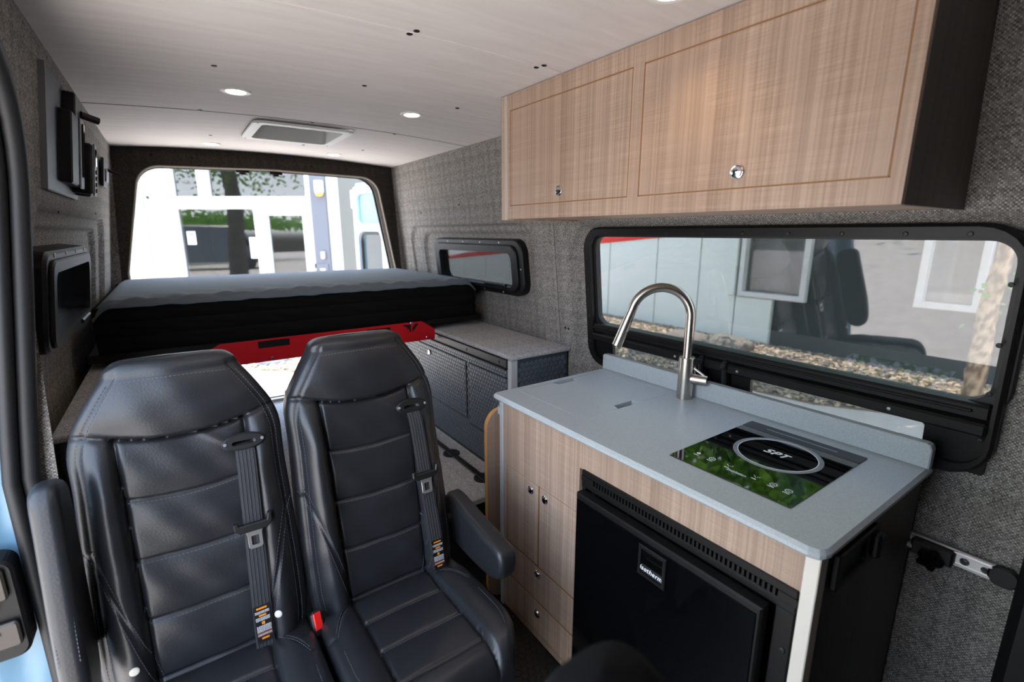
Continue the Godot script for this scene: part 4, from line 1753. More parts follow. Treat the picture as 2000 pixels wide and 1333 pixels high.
# front face of the backrest: [z, panel]
func back_front(x: float, y: float, seat: int) -> Array:
	var w := smooth_w(y)
	var z := -0.19 * (y - 0.46)
	var wi := insert_w(y)
	var ax := absf(x)
	var hl := head_line(x)
	var side := signf(x)
	var panel := 0
	var seam_in := w - 0.024
	z += groove(ax - seam_in, 0.004, 0.004)
	if y > hl:
		panel = 1
		z += 0.022 * (1 - pow(ax / maxf(w, 0.01), 2)) + 0.010 * smoothstep(hl, hl + 0.06, y)
		z += groove(y - hl, 0.012, 0.007)
		z -= 0.012 * pow(clampf((y - 1.08) / 0.085, 0, 1), 2.5)
	elif ax < wi:
		var q := (hl - y) / (hl - 0.455) * 4.0
		var f := q - floorf(q)
		panel = 2 + clampi(int(q), 0, 3)
		z += -0.003 + 0.009 * pow(sin(f * PI), 0.6) * (1 - 0.6 * pow(ax / wi, 6))
		z += groove(minf(f, 1 - f) * 0.14, 0.005, 0.004)
		z += groove(ax - wi, 0.010, 0.006)
		z += groove(y - hl, 0.010, 0.007)
		# slight creases
		z += 0.0009 * sin(y * 70 + x * 33 + seat * 2.0) * sin(x * 41 + seat) + 0.0012 * sin(x * 24 + y * 17 + seat * 1.7)
		if q < 1.0:
			z += 0.0035 * exp(-pow((x * 0.8 + (y - 0.99) * 1.2 - 0.05) / 0.012, 2)) * smoothstep(0.0, 0.1, x + 0.02)
	else:
		var t := clampf((ax - wi) / maxf(seam_in - wi, 0.01), 0, 1)
		var rise := 0.034 * smoothstep(hl + 0.01, hl - 0.12, y) + 0.006
		z += rise * pow(sin(clampf(0.12 + t * 0.88, 0, 1) * PI), 0.8)
		z += groove(ax - wi, 0.010, 0.006)
		z += groove(y - hl, 0.009, 0.006)
		var cg := curve_gap(x, y, side)
		panel = 6 if side < 0 else 7
		if y < 0.80:
			z += groove(cg, 0.005, 0.0045)
			if cg > 0:
				panel += 2
	z += 0.0009 * sin(x * 57 + y * 29 + seat) + 0.0006 * sin(x * 23 - y * 71)
	return [z, panel]


func split_grid(rows: Array, panel: Array, names: Dictionary, m: Material, parent: Node) -> void:
	# one smooth surface, cut along its seams into named pieces
	var nr := rows.size()
	var nc: int = rows[0].size()
	var nm := PackedVector3Array()
	nm.resize(nr * nc)
	for i in nr - 1:
		for j in nc - 1:
			var a: Vector3 = rows[i][j]
			var b: Vector3 = rows[i][j + 1]
			var d: Vector3 = rows[i + 1][j + 1]
			var e: Vector3 = rows[i + 1][j]
			var f := (d - a).cross(e - b)
			nm[i * nc + j] += f
			nm[i * nc + j + 1] += f
			nm[(i + 1) * nc + j + 1] += f
			nm[(i + 1) * nc + j] += f
	for i in nr:
		var s := nm[i * nc] + nm[i * nc + nc - 1]
		nm[i * nc] = s
		nm[i * nc + nc - 1] = s
	var made := {}
	var at := {}
	for i in nr - 1:
		for j in nc - 1:
			var id: int = panel[i][j]
			if not made.has(id):
				made[id] = Geo.new()
				at[id] = {}
			var g: Geo = made[id]
			var q := []
			for k in [i * nc + j, i * nc + j + 1, (i + 1) * nc + j + 1, (i + 1) * nc + j]:
				if not at[id].has(k):
					at[id][k] = g.put(rows[k / nc][k % nc], nm[k].normalized())
				q.append(at[id][k])
			g.ix.append_array([q[0], q[2], q[1], q[0], q[3], q[2]])
	var ids := made.keys()
	ids.sort()
	for id in ids:
		obj(names[id], made[id], m, parent)


func stitches(g: Geo, pts: Array, nor: Array, step := 0.0085, long := 0.0052, r := 0.0007) -> void:
	var left := 0.0
	for i in pts.size() - 1:
		var a: Vector3 = pts[i]
		var b: Vector3 = pts[i + 1]
		var d := b - a
		var l := d.length()
		if l < 1e-6:
			continue
		d /= l
		var s := left
		while s < l:
			var up: Vector3 = nor[i]
			var side := d.cross(up).normalized()
			var p := a + d * s + up * 0.0006
			g.box(Transform3D(Basis(d, up, d.cross(up)).orthonormalized(), p), Vector3(long, r, r * 1.7))
			s += step
		left = s - l


func back_point(x: float, y: float, seat: int) -> Vector3:
	return Vector3(x, y, back_front(x, y, seat)[0])


func back_normal(x: float, y: float, seat: int) -> Vector3:
	var e := 0.003
	var dx: float = back_front(x + e, y, seat)[0] - back_front(x - e, y, seat)[0]
	var dy: float = back_front(x, y + e, seat)[0] - back_front(x, y - e, seat)[0]
	return Vector3(-dx, -dy, 2 * e).normalized()


func stitch_line(g: Geo, f: Callable, n: int, seat: int) -> void:
	var pts := []
	var nor := []
	for i in n + 1:
		var p: Vector2 = f.call(float(i) / n)
		pts.append(back_point(p.x, p.y, seat))
		nor.append(back_normal(p.x, p.y, seat))
	stitches(g, pts, nor)


func cushion_top(x: float, z: float, seat: int) -> Array:
	var ax := absf(x)
	var wi := 0.118
	var y := 0.452 + 0.03 * clampf(z / 0.4, 0, 1)
	var panel := 0
	if ax < wi:
		var cut := [0.0, 0.115, 0.235, 0.355, 0.6]
		var k := 0
		while k < 3 and z > cut[k + 1]:
			k += 1
		panel = 2 + k
		var f := clampf((z - cut[k]) / (minf(cut[k + 1], 0.48) - cut[k]), 0, 1)
		y += 0.007 * pow(sin(f * PI), 0.6) * (1 - 0.6 * pow(ax / wi, 6)) - 0.003
		for c: float in cut:
			y += groove(z - c, 0.005, 0.004)
		y += groove(ax - wi, 0.008, 0.006)
		y += 0.0009 * sin(z * 61 + x * 37 + seat)
	else:
		var t := clampf((ax - wi) / 0.098, 0, 1)
		y += 0.020 * pow(sin(clampf(0.1 + t * 0.8, 0, 1) * PI), 0.8) * smoothstep(-0.02, 0.1, z)
		y += groove(ax - wi, 0.008, 0.006)
		panel = 6 if x < 0 else 7
		var sz := cushion_seam(ax)
		y += groove((z - sz) * 0.8, 0.004, 0.0045)
		if z < sz:
			panel += 2
	return [y, panel]


func cushion_seam(ax: float) -> float:
	return 0.01 + 0.20 * pow(clampf((ax - 0.118) / 0.10, 0, 1), 1.5)


func build_seat(seat: int, at: Vector3, label: String, belt_top: float, belt_low: float) -> Node3D:
	var t := thing("passenger_chair", label, "seat", at, "black leather bench seats")
	# ---- backrest
	var names := {0: "back_shell", 1: "headrest_panel", 2: "back_panel", 3: "back_panel", 4: "back_panel", 5: "back_panel", 6: "back_bolster", 7: "back_bolster", 8: "lower_bolster", 9: "lower_bolster"}
	var rows := []
	var ids := []
	var ny := 195
	var nc := 14
	for i in ny + nc + 1:
		# straight up to the crown, then a rounded cap, closed along its middle
		var y := lerpf(0.40, CROWN, minf(float(i) / ny, 1.0))
		var w := smooth_w(y)
		var deep := 0.125 - 0.05 * (y - 0.4) / 0.8
		var sink := 0.0
		var yy := y
		if i > ny:
			var o := PI / 2 * minf(float(i - ny) / (nc - 1), 1.0)
			sink = 0.033 * (1 - cos(o))
			yy = y + 0.033 * sin(o)
			w -= 0.056 * (1 - cos(o))
			deep -= 2 * sink
			if i == ny + nc:
				sink += deep / 2
				deep = 0.0005
				yy += 0.0008
		var r := minf(0.024, deep * 0.45)
		var row := []
		var id := []
		var nf := 112
		for j in nf + 1:
			var u := float(j) / nf * 2 - 1
			var x := u * (w - r)
			var f := back_front(x, y, seat)
			row.append(Vector3(x, yy, f[0] - sink))
			id.append(f[1])
		var zr: float = back_front(w - r, y, seat)[0] - sink
		var zl: float = back_front(-(w - r), y, seat)[0] - sink
		var right := []
		for k in range(1, 7):
			var a := PI / 2 * k / 6
			right.append(Vector3(w - r + r * sin(a), yy, zr - r * (1 - cos(a))))
		for k in range(1, 6):
			right.append(Vector3(w - 0.006 * k / 5.0, yy, lerpf(zr - r, zr - deep, k / 5.0)))
		for k in range(1, 5):
			right.append(Vector3(w * (1 - k / 4.0), yy, zr - deep - minf(0.012, deep * 0.3) * sin(PI / 2 * k / 4.0)))
		var left := []
		for p: Vector3 in right:
			left.append(Vector3(-p.x, p.y, p.z - zr + zl))
		left.reverse()
		var full := left + row + right
		var fid := []
		for k in full.size():
			if k < left.size() or k >= left.size() + row.size() - 1:
				fid.append(0)
			else:
				var p: Vector3 = full[k]
				fid.append(0 if absf(p.x) > w - 0.025 and not (y > head_line(p.x) and false) else id[k - left.size()])
		rows.append(full)
		ids.append(fid)
	split_grid(rows, ids, names, M.leather, t)

	# ---- cushion
	names = {0: "cushion_shell", 2: "cushion_panel", 3: "cushion_panel", 4: "cushion_panel", 5: "cushion_panel", 6: "cushion_bolster", 7: "cushion_bolster", 8: "cushion_corner", 9: "cushion_corner"}
	rows = []
	ids = []
	var nz := 110
	for i in nz + 1:
		var v := float(i) / nz
		var z := 0.0
		var drop := 0.0
		if v < 0.72:
			z = lerpf(-0.05, 0.345, v / 0.72)
		else:
			var a := (v - 0.72) / 0.28 * PI * 0.62
			z = 0.345 + 0.085 * sin(minf(a, PI / 2))
			drop = 0.07 * (1 - cos(minf(a, PI / 2)))
			if a > PI / 2:
				drop += (a - PI / 2) * 0.30
		var w := 0.218 - 0.06 * pow(clampf((z - 0.27) / 0.16, 0, 1), 2.2) - 0.02 * smoothstep(0.08, 0.18, drop)
		var r := 0.024
		var row := []
		var id := []
		var nf := 100
		for j in nf + 1:
			var x := (float(j) / nf * 2 - 1) * (w - r)
			var f := cushion_top(x, z + drop * 0.8, seat)
			row.append(Vector3(x, f[0] - drop, z))
			id.append(f[1])
		var yr: float = row[-1].y
		var right := []
		for k in range(1, 7):
			var a := PI / 2 * k / 6
			right.append(Vector3(w - r + r * sin(a), yr - r * (1 - cos(a)), z))
		for k in range(1, 5):
			right.append(Vector3(w, lerpf(yr - r, minf(0.30, yr - r - 0.01), k / 4.0), z))
		right.append(Vector3(0, minf(0.30, yr - r - 0.01), z - 0.02))
		var left := []
		for p: Vector3 in right:
			left.append(Vector3(-p.x, p.y, p.z))
		left.reverse()
		var full := left + row + right
		var fid := []
		for k in full.size():
			fid.append(0 if k < left.size() or k >= left.size() + row.size() - 1 else id[k - left.size()])
		for k in full.size():
			full[k] = Vector3(full[k].x, full[k].y, full[k].z)
		rows.append(full)
		ids.append(fid)
	# rows run towards the front, so turn them about for an outward face
	rows.reverse()
	ids.reverse()
	ids.pop_front()
	ids.append(ids[-1])
	split_grid(rows, ids, names, M.leather, t)

	# ---- seams in grey thread
	var g := Geo.new()
	for side: float in [-1.0, 1.0]:
		for o: float in [0.0295, 0.0175]:
			stitch_line(g, func(q): return Vector2(side * (smooth_w(0.44 + 0.715 * q) - o), 0.44 + 0.715 * q), 90, seat)
		for o: float in [-0.0075, 0.0075]:
			stitch_line(g, func(q):
				var y: float = 0.80 - 0.36 * q
				var tt := (0.80 - y) / 0.36
				return Vector2(side * (0.208 - 0.085 * pow(tt, 0.75) - 0.012 * tt + o), y), 50, seat)
	stitch_line(g, func(q): return Vector2(lerpf(-0.108, 0.108, q), 1.154 + 0.004 * sin(q * PI)), 30, seat)
	for k in range(1, 4):
		stitch_line(g, func(q):
			var x := lerpf(-0.12, 0.12, q)
			var hl := head_line(x)
			return Vector2(x, hl - (hl - 0.455) * k / 4.0 - 0.0065), 40, seat)
	for side: float in [-1.0, 1.0]:
		for o: float in [-0.008, 0.008]:
			var pts := []
			var nor := []
			for i in 41:
				var ax := 0.122 + 0.07 * i / 40.0
				var z := cushion_seam(ax) + o
				pts.append(Vector3(side * ax, cushion_top(side * ax, z, seat)[0], z))
				nor.append(Vector3.UP)
			stitches(g, pts, nor)
		var pts := []
		var nor := []
		for i in 41:
			var z := 0.20 + 0.16 * i / 40.0
			var w := 0.218 - 0.06 * pow(clampf((z - 0.27) / 0.16, 0, 1), 2.2)
			pts.append(Vector3(side * (w - 0.027), cushion_top(side * (w - 0.027), z, seat)[0], z))
			nor.append(Vector3.UP)
		stitches(g, pts, nor)
	for z: float in [0.122, 0.242]:
		var pts := []
		var nor := []
		for i in 31:
			var x := lerpf(-0.114, 0.114, i / 30.0)
			pts.append(Vector3(x, cushion_top(x, z, seat)[0], z))
			nor.append(Vector3.UP)
		stitches(g, pts, nor)
	stuff(obj("stitching", g, M.stitch, t))

	# ---- belt: guide, webbing, tongue, tag
	var gy := 0.972
	var gx := belt_top
	var gn := Vector3(0.0, 0.32, 1.0).normalized()
	var gp := back_point(gx, gy, seat)
	for k in 9:
		gp.z = maxf(gp.z, back_front(gx + (k - 4) * 0.011, gy, seat)[0] - 0.006)
	var sx := Vector3.RIGHT
	var F := Transform3D(Basis(gn.cross(Vector3.UP).normalized() * -1.0, gn.cross(gn.cross(Vector3.UP)).normalized() * -1.0, gn), gp + gn * 0.006)
	g = Geo.new()
	g.prism(F, disc(0, 0.0, 0.049, 32, 0.022), -0.012, 0.008, 0.004, [rrect(0, -0.002, 0.054, 0.010, 0.004, 3)])
	var guide := obj("belt_guide", g, M.black_plastic, t)
	screws(guide, [[F * Vector3(-0.041, 0, 0.0085), gn], [F * Vector3(0.041, 0, 0.0085), gn]], 0.004, M.device_grey)
	rows = []
	for i in 41:
		var q := i / 40.0
		var y := lerpf(0.968, 0.448, q)
		var x := lerpf(belt_top, belt_low, q)
		var z := -9.0
		for k in 7:
			z = maxf(z, back_front(x + (k - 3) * 0.009, y, seat)[0])
		z += 0.006 if q > 0.02 else -0.004
		rows.append([x, y, z])
	for pass_ in 4:
		for i in range(1, 40):
			rows[i][2] = maxf(rows[i][2], (rows[i - 1][2] + rows[i + 1][2]) / 2.0)
	var face := []
	var rear := []
	for r in rows:
		face.append([Vector3(r[0] - 0.0215, r[1], r[2]), Vector3(r[0] - 0.011, r[1], r[2] + 0.0012), Vector3(r[0], r[1], r[2] + 0.0004), Vector3(r[0] + 0.011, r[1], r[2] + 0.0012), Vector3(r[0] + 0.0215, r[1], r[2])])
		rear.append([Vector3(r[0] - 0.0215, r[1], r[2]), Vector3(r[0] - 0.021, r[1], r[2] - 0.002), Vector3(r[0] + 0.021, r[1], r[2] - 0.002), Vector3(r[0] + 0.0215, r[1], r[2])])
	g = Geo.new()
	g.grid(face, true)
	g.grid(rear)
	for k in 5:
		var rib := []
		for r in rows:
			rib.append(Vector3(r[0] - 0.016 + 0.008 * k, r[1], r[2] + 0.0009))
		g.tube(rib, 0.0012, 5, false)
	var belt := obj("seat_belt", g, M.webbing, t)
	var on_belt := func(y: float) -> Transform3D:
		var i := clampi(int((0.968 - y) / 0.013), 0, 39)
		var a := Vector3(rows[i][0], rows[i][1], rows[i][2])
		var b := Vector3(rows[i + 1][0], rows[i + 1][1], rows[i + 1][2])
		var up := (a - b).normalized()
		return Transform3D(Basis(Vector3.RIGHT, up, Vector3.RIGHT.cross(up)).orthonormalized(), a)
	var T: Transform3D = on_belt.call(0.765)
	g = Geo.new()
	g.prism(T, pl([[-0.043, 0.012], [-0.043, -0.006], [-0.03, -0.016], [0.03, -0.016], [0.043, -0.002], [0.043, 0.02], [0.034, 0.02], [0.03, 0.004], [-0.03, 0.004], [-0.034, 0.012]]), -0.003, 0.013, 0.003)
	var tongue := obj("belt_tongue", g, M.black_plastic, belt)
	tongue.set_meta("label", "black belt tongue with a steel plate")
	g = Geo.new()
	g.prism(T, pl([[-0.02, -0.014], [0.02, -0.014], [0.0165, -0.026], [0.0165, -0.057], [0.012, -0.062], [-0.012, -0.062], [-0.0165, -0.057], [-0.0165, -0.026]]), 0.004, 0.0065, 0.0007, [rrect(0, -0.041, 0.017, 0.024, 0.002, 2)])
	obj("tongue_plate", g, M.steel_bolt, belt)
	# warning tag
	var W: Transform3D = on_belt.call(0.502)
	g = Geo.new()
	var a := W * Vector3(-0.0188, -0.045, 0.0034)
	var b := W * Vector3(0.0188, -0.045, 0.0034)
	var c := W * Vector3(0.0188, 0.05, 0.0034)
	var d := W * Vector3(-0.0188, 0.05, 0.0034)
	g.quad(a, b, c, d)
	var back := W * Vector3(0, 0, 0.0026) - W * Vector3(0, 0, 0.0034)
	g.quad(b + back, a + back, d + back, c + back)
	g.quad(a, a + back, b + back, b)
	g.quad(c, c + back, d + back, d)
	g.quad(b, b + back, c + back, c)
	g.quad(d, d + back, a + back, a)
	var tagm := obj("warning_tag", g, tag_material(), belt)
	tagm.set_meta("label", "black tag printed with orange and white lines")

	# ---- snaps
	for s in ([[-0.154, 0.527], [0.142, 0.522]] if seat == 0 else []):
		var n := back_normal(s[0], s[1], seat)
		var x := n.cross(Vector3(0.2, 0.9, 0.1)).normalized()
		g = Geo.new()
		g.lathe(Transform3D(Basis(x, n, x.cross(n)), back_point(s[0], s[1], seat)), [Vector2(0.0095, -0.002), Vector2(0.0095, 0.0015), Vector2(0.007, 0.003), Vector2(0.0, 0.0035)], 20)
		obj("snap_button", g, M.snap_white, t)

	# ---- base
	g = Geo.new()
	g.bx(Vector3(-0.20, 0.16, -0.12), Vector3(0.20, 0.31, 0.33), 0.02)
	obj("seat_pan", g, M.black_plastic, t)
	for sx2: float in [-0.15, 0.15]:
		g = Geo.new()
		g.prism(frame_at(Vector3(sx2 - 0.012, 0, 0), Vector3.FORWARD, Vector3.UP), pl([[-0.30, 0.0], [0.12, 0.0], [0.06, 0.165], [-0.24, 0.165]]), 0.0, 0.024, 0.003)
		obj("base_leg", g, M.black_metal, t)
	return t


var tag_cache: StandardMaterial3D

func tag_material() -> StandardMaterial3D:
	if tag_cache:
		return tag_cache
	var rng := RandomNumberGenerator.new()
	rng.seed = 77
	var im := Image.create(120, 240, false, Image.FORMAT_RGB8)
	im.fill(Color8(14, 14, 15))
	var rowsy := [[14, 12, "o"], [38, 3, "w"], [44, 3, "w"], [50, 3, "w"], [60, 12, "o2"], [78, 3, "w"], [84, 3, "w"], [90, 3, "w"], [96, 3, "w"], [106, 20, "o3"], [132, 3, "w"], [138, 3, "w"], [144, 3, "w"], [150, 3, "w"], [156, 3, "w"], [162, 3, "w"], [168, 3, "w"], [176, 3, "r"], [184, 3, "w"], [190, 3, "w"], [196, 3, "r"], [208, 12, "o2"]]
	for r in rowsy:
		var col := Color8(240, 240, 240)
		var x0 := 8
		var x1 := 112
		if r[2].begins_with("o"):
			col = Color8(236, 142, 24)
			x0 = 22 if r[2] == "o" else 34
			x1 = 98 if r[2] == "o" else 88
			if r[2] == "o3":
				x0 = 48
				x1 = 70
		if r[2] == "r":
			col = Color8(206, 92, 50)
		var x := x0
		while x < x1:
			var l := rng.randi_range(4, 12)
			im.fill_rect(Rect2i(x, r[0], mini(l, x1 - x), r[1]), col)
			x += l + (2 if r[1] < 6 else 1)
	var m := paint("tag_print", [255, 255, 255], 0.5)
	m.albedo_texture = ImageTexture.create_from_image(im)
	tag_cache = m
	return m


func build_seats() -> void:
	var a := build_seat(0, Vector3(-0.030, 0.0, -1.24), "black leather bench seat beside the sliding door with its armrest folded up", 0.122, 0.104)
	var b := build_seat(1, Vector3(0.418, 0.0, -1.24), "black leather bench seat next to the galley with its armrest lowered", 0.125, 0.148)
	# lowered armrest
	var g := Geo.new()
	var side := pl([[-0.10, 0.54], [-0.06, 0.47], [0.16, 0.474], [0.235, 0.50], [0.252, 0.545], [0.246, 0.59], [0.21, 0.603], [0.06, 0.618], [-0.06, 0.638], [-0.11, 0.63]])
	g.pad(frame_at(Vector3(0.236, 0, 0), Vector3.FORWARD, Vector3.UP), mirror_u(side), 0.0, 0.062, 0.018)
	var arm := obj("armrest", g, M.leather, b)
	g = Geo.new()
	g.tube([Vector3(0.20, 0.56, -0.06), Vector3(0.25, 0.56, -0.06)], 0.02, 14)
	obj("pivot", g, M.black_plastic, arm)
	# raised armrest
	g = Geo.new()
	var up := pl([[-0.04, 0.58], [0.03, 0.50], [0.11, 0.53], [0.105, 0.66], [0.045, 0.93], [0.035, 0.985], [0.0, 1.005], [-0.07, 0.985], [-0.085, 0.93]])
	g.pad(frame_at(Vector3(-0.262, 0, 0), Vector3.FORWARD, Vector3.UP), mirror_u(up), 0.004, 0.052, 0.018)
	arm = obj("armrest", g, M.leather, a)
	g = Geo.new()
	g.tube([Vector3(-0.245, 0.60, -0.05), Vector3(-0.20, 0.60, -0.05)], 0.02, 14)
	obj("pivot", g, M.black_plastic, arm)
	g = Geo.new()
	for o: float in [-0.250, -0.218]:
		var pts := []
		var nor := []
		for i in 41:
			pts.append(Vector3(o, lerpf(0.66, 0.93, i / 40.0), lerpf(0.104, 0.044, i / 40.0) - 0.004))
			nor.append(Vector3(0, 0, 1))
		stitches(g, pts, nor)
	stuff(obj("armrest_stitching", g, M.stitch, a))
	# red buckle between the seats
	var k := thing("belt_buckle", "black belt buckle with a red release button between the seats", "buckle", Vector3(0.200, 0.462, -1.195))
	var T := Transform3D(Basis.from_euler(Vector3(-0.5, 0.25, -0.1)), Vector3.ZERO)
	g = Geo.new()
	g.box(T, Vector3(0.034, 0.066, 0.024), 0.006)
	obj("housing", g, M.black_plastic, k)
	g = Geo.new()
	g.box(T * Transform3D(Basis(), Vector3(-0.003, 0.008, 0.012)), Vector3(0.021, 0.044, 0.006), 0.002)
	obj("release_button", g, M.red_plastic, k)
	g = Geo.new()
	g.box(T * Transform3D(Basis(), Vector3(0, -0.06, -0.004)), Vector3(0.028, 0.09, 0.006), 0.002)
	obj("stalk", g, M.webbing, k)
	# floor rail under the bench
	var r := thing("bench_rail", "bare metal bench rail bolted to the floor by the drawers", "rail", Vector3(0.735, 0.0, -1.05))
	g = Geo.new()
	g.bx(Vector3(-0.03, 0.0, -0.30), Vector3(0.03, 0.012, 0.30), 0.003)
	obj("rail_plate", g, M.aluminium, r)
	g = Geo.new()
	g.bx(Vector3(-0.12, 0.012, -0.20), Vector3(-0.03, 0.03, -0.16), 0.003)
	g.bx(Vector3(-0.12, 0.012, 0.16), Vector3(-0.03, 0.03, 0.20), 0.003)
	obj("cross_bar", g, M.black_metal, r)
	screws(r, [[Vector3(0.0, 0.0125, -0.2), Vector3(0, 1, 0)], [Vector3(0.0, 0.0125, -0.05), Vector3(0, 1, 0)], [Vector3(0.0, 0.0125, 0.1), Vector3(0, 1, 0)]], 0.011, M.steel_bolt, "bolt")
	# top of the cab seat close to the camera
	var f := thing("cab_seat", "blurred black headrest of a cab seat at the bottom edge of the picture", "seat", Vector3(0.256, 0.0, -0.232))
	for part in [["cab_headrest", 0.90, 1.128, 0.066, 0.045], ["cab_backrest", 0.40, 0.90, 0.15, 0.055]]:
		var rows := []
		for i in 25:
			var v := i / 24.0
			var row := []
			var y: float = lerpf(part[1], part[2], v)
			var e := sqrt(maxf(0.0, 1 - pow(absf(v * 2 - 1), 5)))
			for j in 33:
				var o := TAU * j / 32.0
				row.append(Vector3((part[3] * e + 0.001) * signf(cos(o)) * pow(absf(cos(o)), 0.7), y, (part[4] * e + 0.001) * signf(sin(o)) * pow(absf(sin(o)), 0.7)))
			row.reverse()
			rows.append(row)
		g = Geo.new()
		g.grid(rows)
		obj(part[0], g, M.bed_side, f)
	g = Geo.new()
	g.bx(Vector3(-0.15, 0.02, 0.03), Vector3(0.2, 0.42, 0.5), 0.06)
	obj("cab_cushion", g, M.bed_side, f)


func mirror_u(p: PackedVector2Array) -> PackedVector2Array:
	var out := PackedVector2Array()
	for q in p:
		out.append(Vector2(-q.x, q.y))
	out.reverse()
	return out

# ---------------------------------------------------------------- the yard outside
func pebbles(called: String, poly: PackedVector2Array, count: int, seed_: int, parent: Node, size := 0.028) -> void:
	var rng := RandomNumberGenerator.new()
	rng.seed = seed_
	var g := Geo.new()
	# an eight-cornered stone
	var top := Vector3(0.1, 0.62, 0.05)
	var ring := []
	for k in 6:
		var a := TAU * k / 6.0
		ring.append(Vector3(cos(a) * (0.9 + 0.18 * sin(k * 2.3)), 0.1 + 0.12 * sin(k * 1.7), sin(a) * (0.9 + 0.15 * cos(k * 3.1))))
	for k in 6:
		g.tri(top, ring[(k + 1) % 6], ring[k])
		g.tri(Vector3(0, -0.6, 0), ring[k], ring[(k + 1) % 6])
	var mm := MultiMesh.new()
	mm.transform_format = MultiMesh.TRANSFORM_3D
	mm.use_colors = true
	mm.mesh = g.mesh()
	mm.instance_count = count
	var lo := poly[0]
	var hi := poly[0]
	for p in poly:
		lo = lo.min(p)
		hi = hi.max(p)
	var tones := [Color(0.30, 0.22, 0.14), Color(0.42, 0.33, 0.22), Color(0.20, 0.17, 0.14), Color(0.50, 0.43, 0.33), Color(0.14, 0.13, 0.12), Color(0.36, 0.27, 0.19)]
	var i := 0
	while i < count:
		var p := Vector2(rng.randf_range(lo.x, hi.x), rng.randf_range(lo.y, hi.y))
		if not Geometry2D.is_point_in_polygon(p, poly):
			continue
		var s := size * rng.randf_range(0.6, 1.5)
		var b := Basis.from_euler(Vector3(rng.randf_range(-0.5, 0.5), rng.randf() * TAU, rng.randf_range(-0.5, 0.5))).scaled(Vector3(s, s * rng.randf_range(0.7, 1.1), s))
		mm.set_instance_transform(i, Transform3D(b, Vector3(p.x, GROUND + 0.022 + rng.randf() * 0.02, p.y)))
		mm.set_instance_color(i, tones[rng.randi() % tones.size()] * rng.randf_range(0.75, 1.2))
		i += 1
	var o := MultiMeshInstance3D.new()
	o.multimesh = mm
	o.material_override = M.gravel
	place(called, o, parent)
	stuff(o)


func boulder(at: Vector3, size: Vector3, seed_: int, label: String) -> void:
	var n := FastNoiseLite.new()
	n.seed = seed_
	n.frequency = 0.9
	var rows := []
	for i in 17:
		var row := []
		var a := PI * (i / 16.0 - 0.5)
		for j in 29:
			var o := TAU * (j % 28) / 28.0
			var p := Vector3(cos(a) * cos(o), sin(a), cos(a) * sin(o))
			p = Vector3(signf(p.x) * pow(absf(p.x), 0.75), signf(p.y) * pow(absf(p.y), 0.7), signf(p.z) * pow(absf(p.z), 0.75))
			p *= 1 + 0.28 * n.get_noise_3dv(p * 1.6)
			row.append(p * size)
		row.reverse()
		rows.append(row)
	var g := Geo.new()
	g.grid(rows)
	var o := obj("boulder", g, M.rock)
	o.position = at
	tag(o, label, "rock", "rocks along the pale wall")


func leaves(parent: Node, at: Vector3, rad: Vector3, count: int, seed_: int, size := 0.055) -> void:
	var rng := RandomNumberGenerator.new()
	rng.seed = seed_
	var g := Geo.new()
	g.tri(Vector3(0, 0, 0), Vector3(0.5, 0.06, 0.45), Vector3(0, 0, 1.3))
	g.tri(Vector3(0, 0, 0), Vector3(0, 0, 1.3), Vector3(-0.5, 0.06, 0.45))
	var mm := MultiMesh.new()
	mm.transform_format = MultiMesh.TRANSFORM_3D
	mm.mesh = g.mesh()
	mm.instance_count = count
	for i in count:
		var p := Vector3(rng.randfn(), rng.randfn(), rng.randfn()) * 0.48
		var b := Basis.from_euler(Vector3(rng.randf_range(-1.2, 1.2), rng.randf() * TAU, rng.randf_range(-1.0, 1.0))).scaled(Vector3.ONE * size * rng.randf_range(0.7, 1.4))
		var q := at + p * rad
		if count > 100 and q.y < 2.35:
			q.y = 2.35 + absf(p.y)
		mm.set_instance_transform(i, Transform3D(b, q))
	var o := MultiMeshInstance3D.new()
	o.multimesh = mm
	o.material_override = M.leaf
	place("leaves", o, parent)
	stuff(o)


func trunk(pts: Array, radii: Array, seed_: int, a: Color, b: Color) -> Geo:
	var n := FastNoiseLite.new()
	n.seed = seed_
	n.frequency = 5.0
	var c := Curve3D.new()
	c.bake_interval = 0.03
	for p in pts:
		c.add_point(p)
	var g := Geo.new()
	g.tinted = true
	var bl := c.get_baked_length()
	var k := int(bl / 0.03)
	var seg := 28
	var rows := []
	for i in k + 1:
		var f := float(i) / k
		var p := c.sample_baked(f * bl)
		var q := f * (radii.size() - 1)
		var r: float = lerpf(radii[int(q)], radii[mini(int(q) + 1, radii.size() - 1)], q - floorf(q))
		var row := []
		for j in seg + 1:
			var o := TAU * (j % seg) / seg
			var s := Vector3(cos(o), 0, sin(o))
			var h := n.get_noise_3d(s.x * 0.4 + 3, p.y * 0.9, s.z * 0.4)
			row.append(p + s * r * (1 + 0.16 * signf(h) * pow(absf(h), 0.5)))
		row.reverse()
		rows.append(row)
	g.grid(rows)
	for i in g.v.size():
		var p := g.v[i]
		var h := n.get_noise_3d(p.x * 2.5, p.y * 1.4, p.z * 2.5)
		g.c[i] = a.lerp(b, smoothstep(-0.35, 0.35, h))
	return g


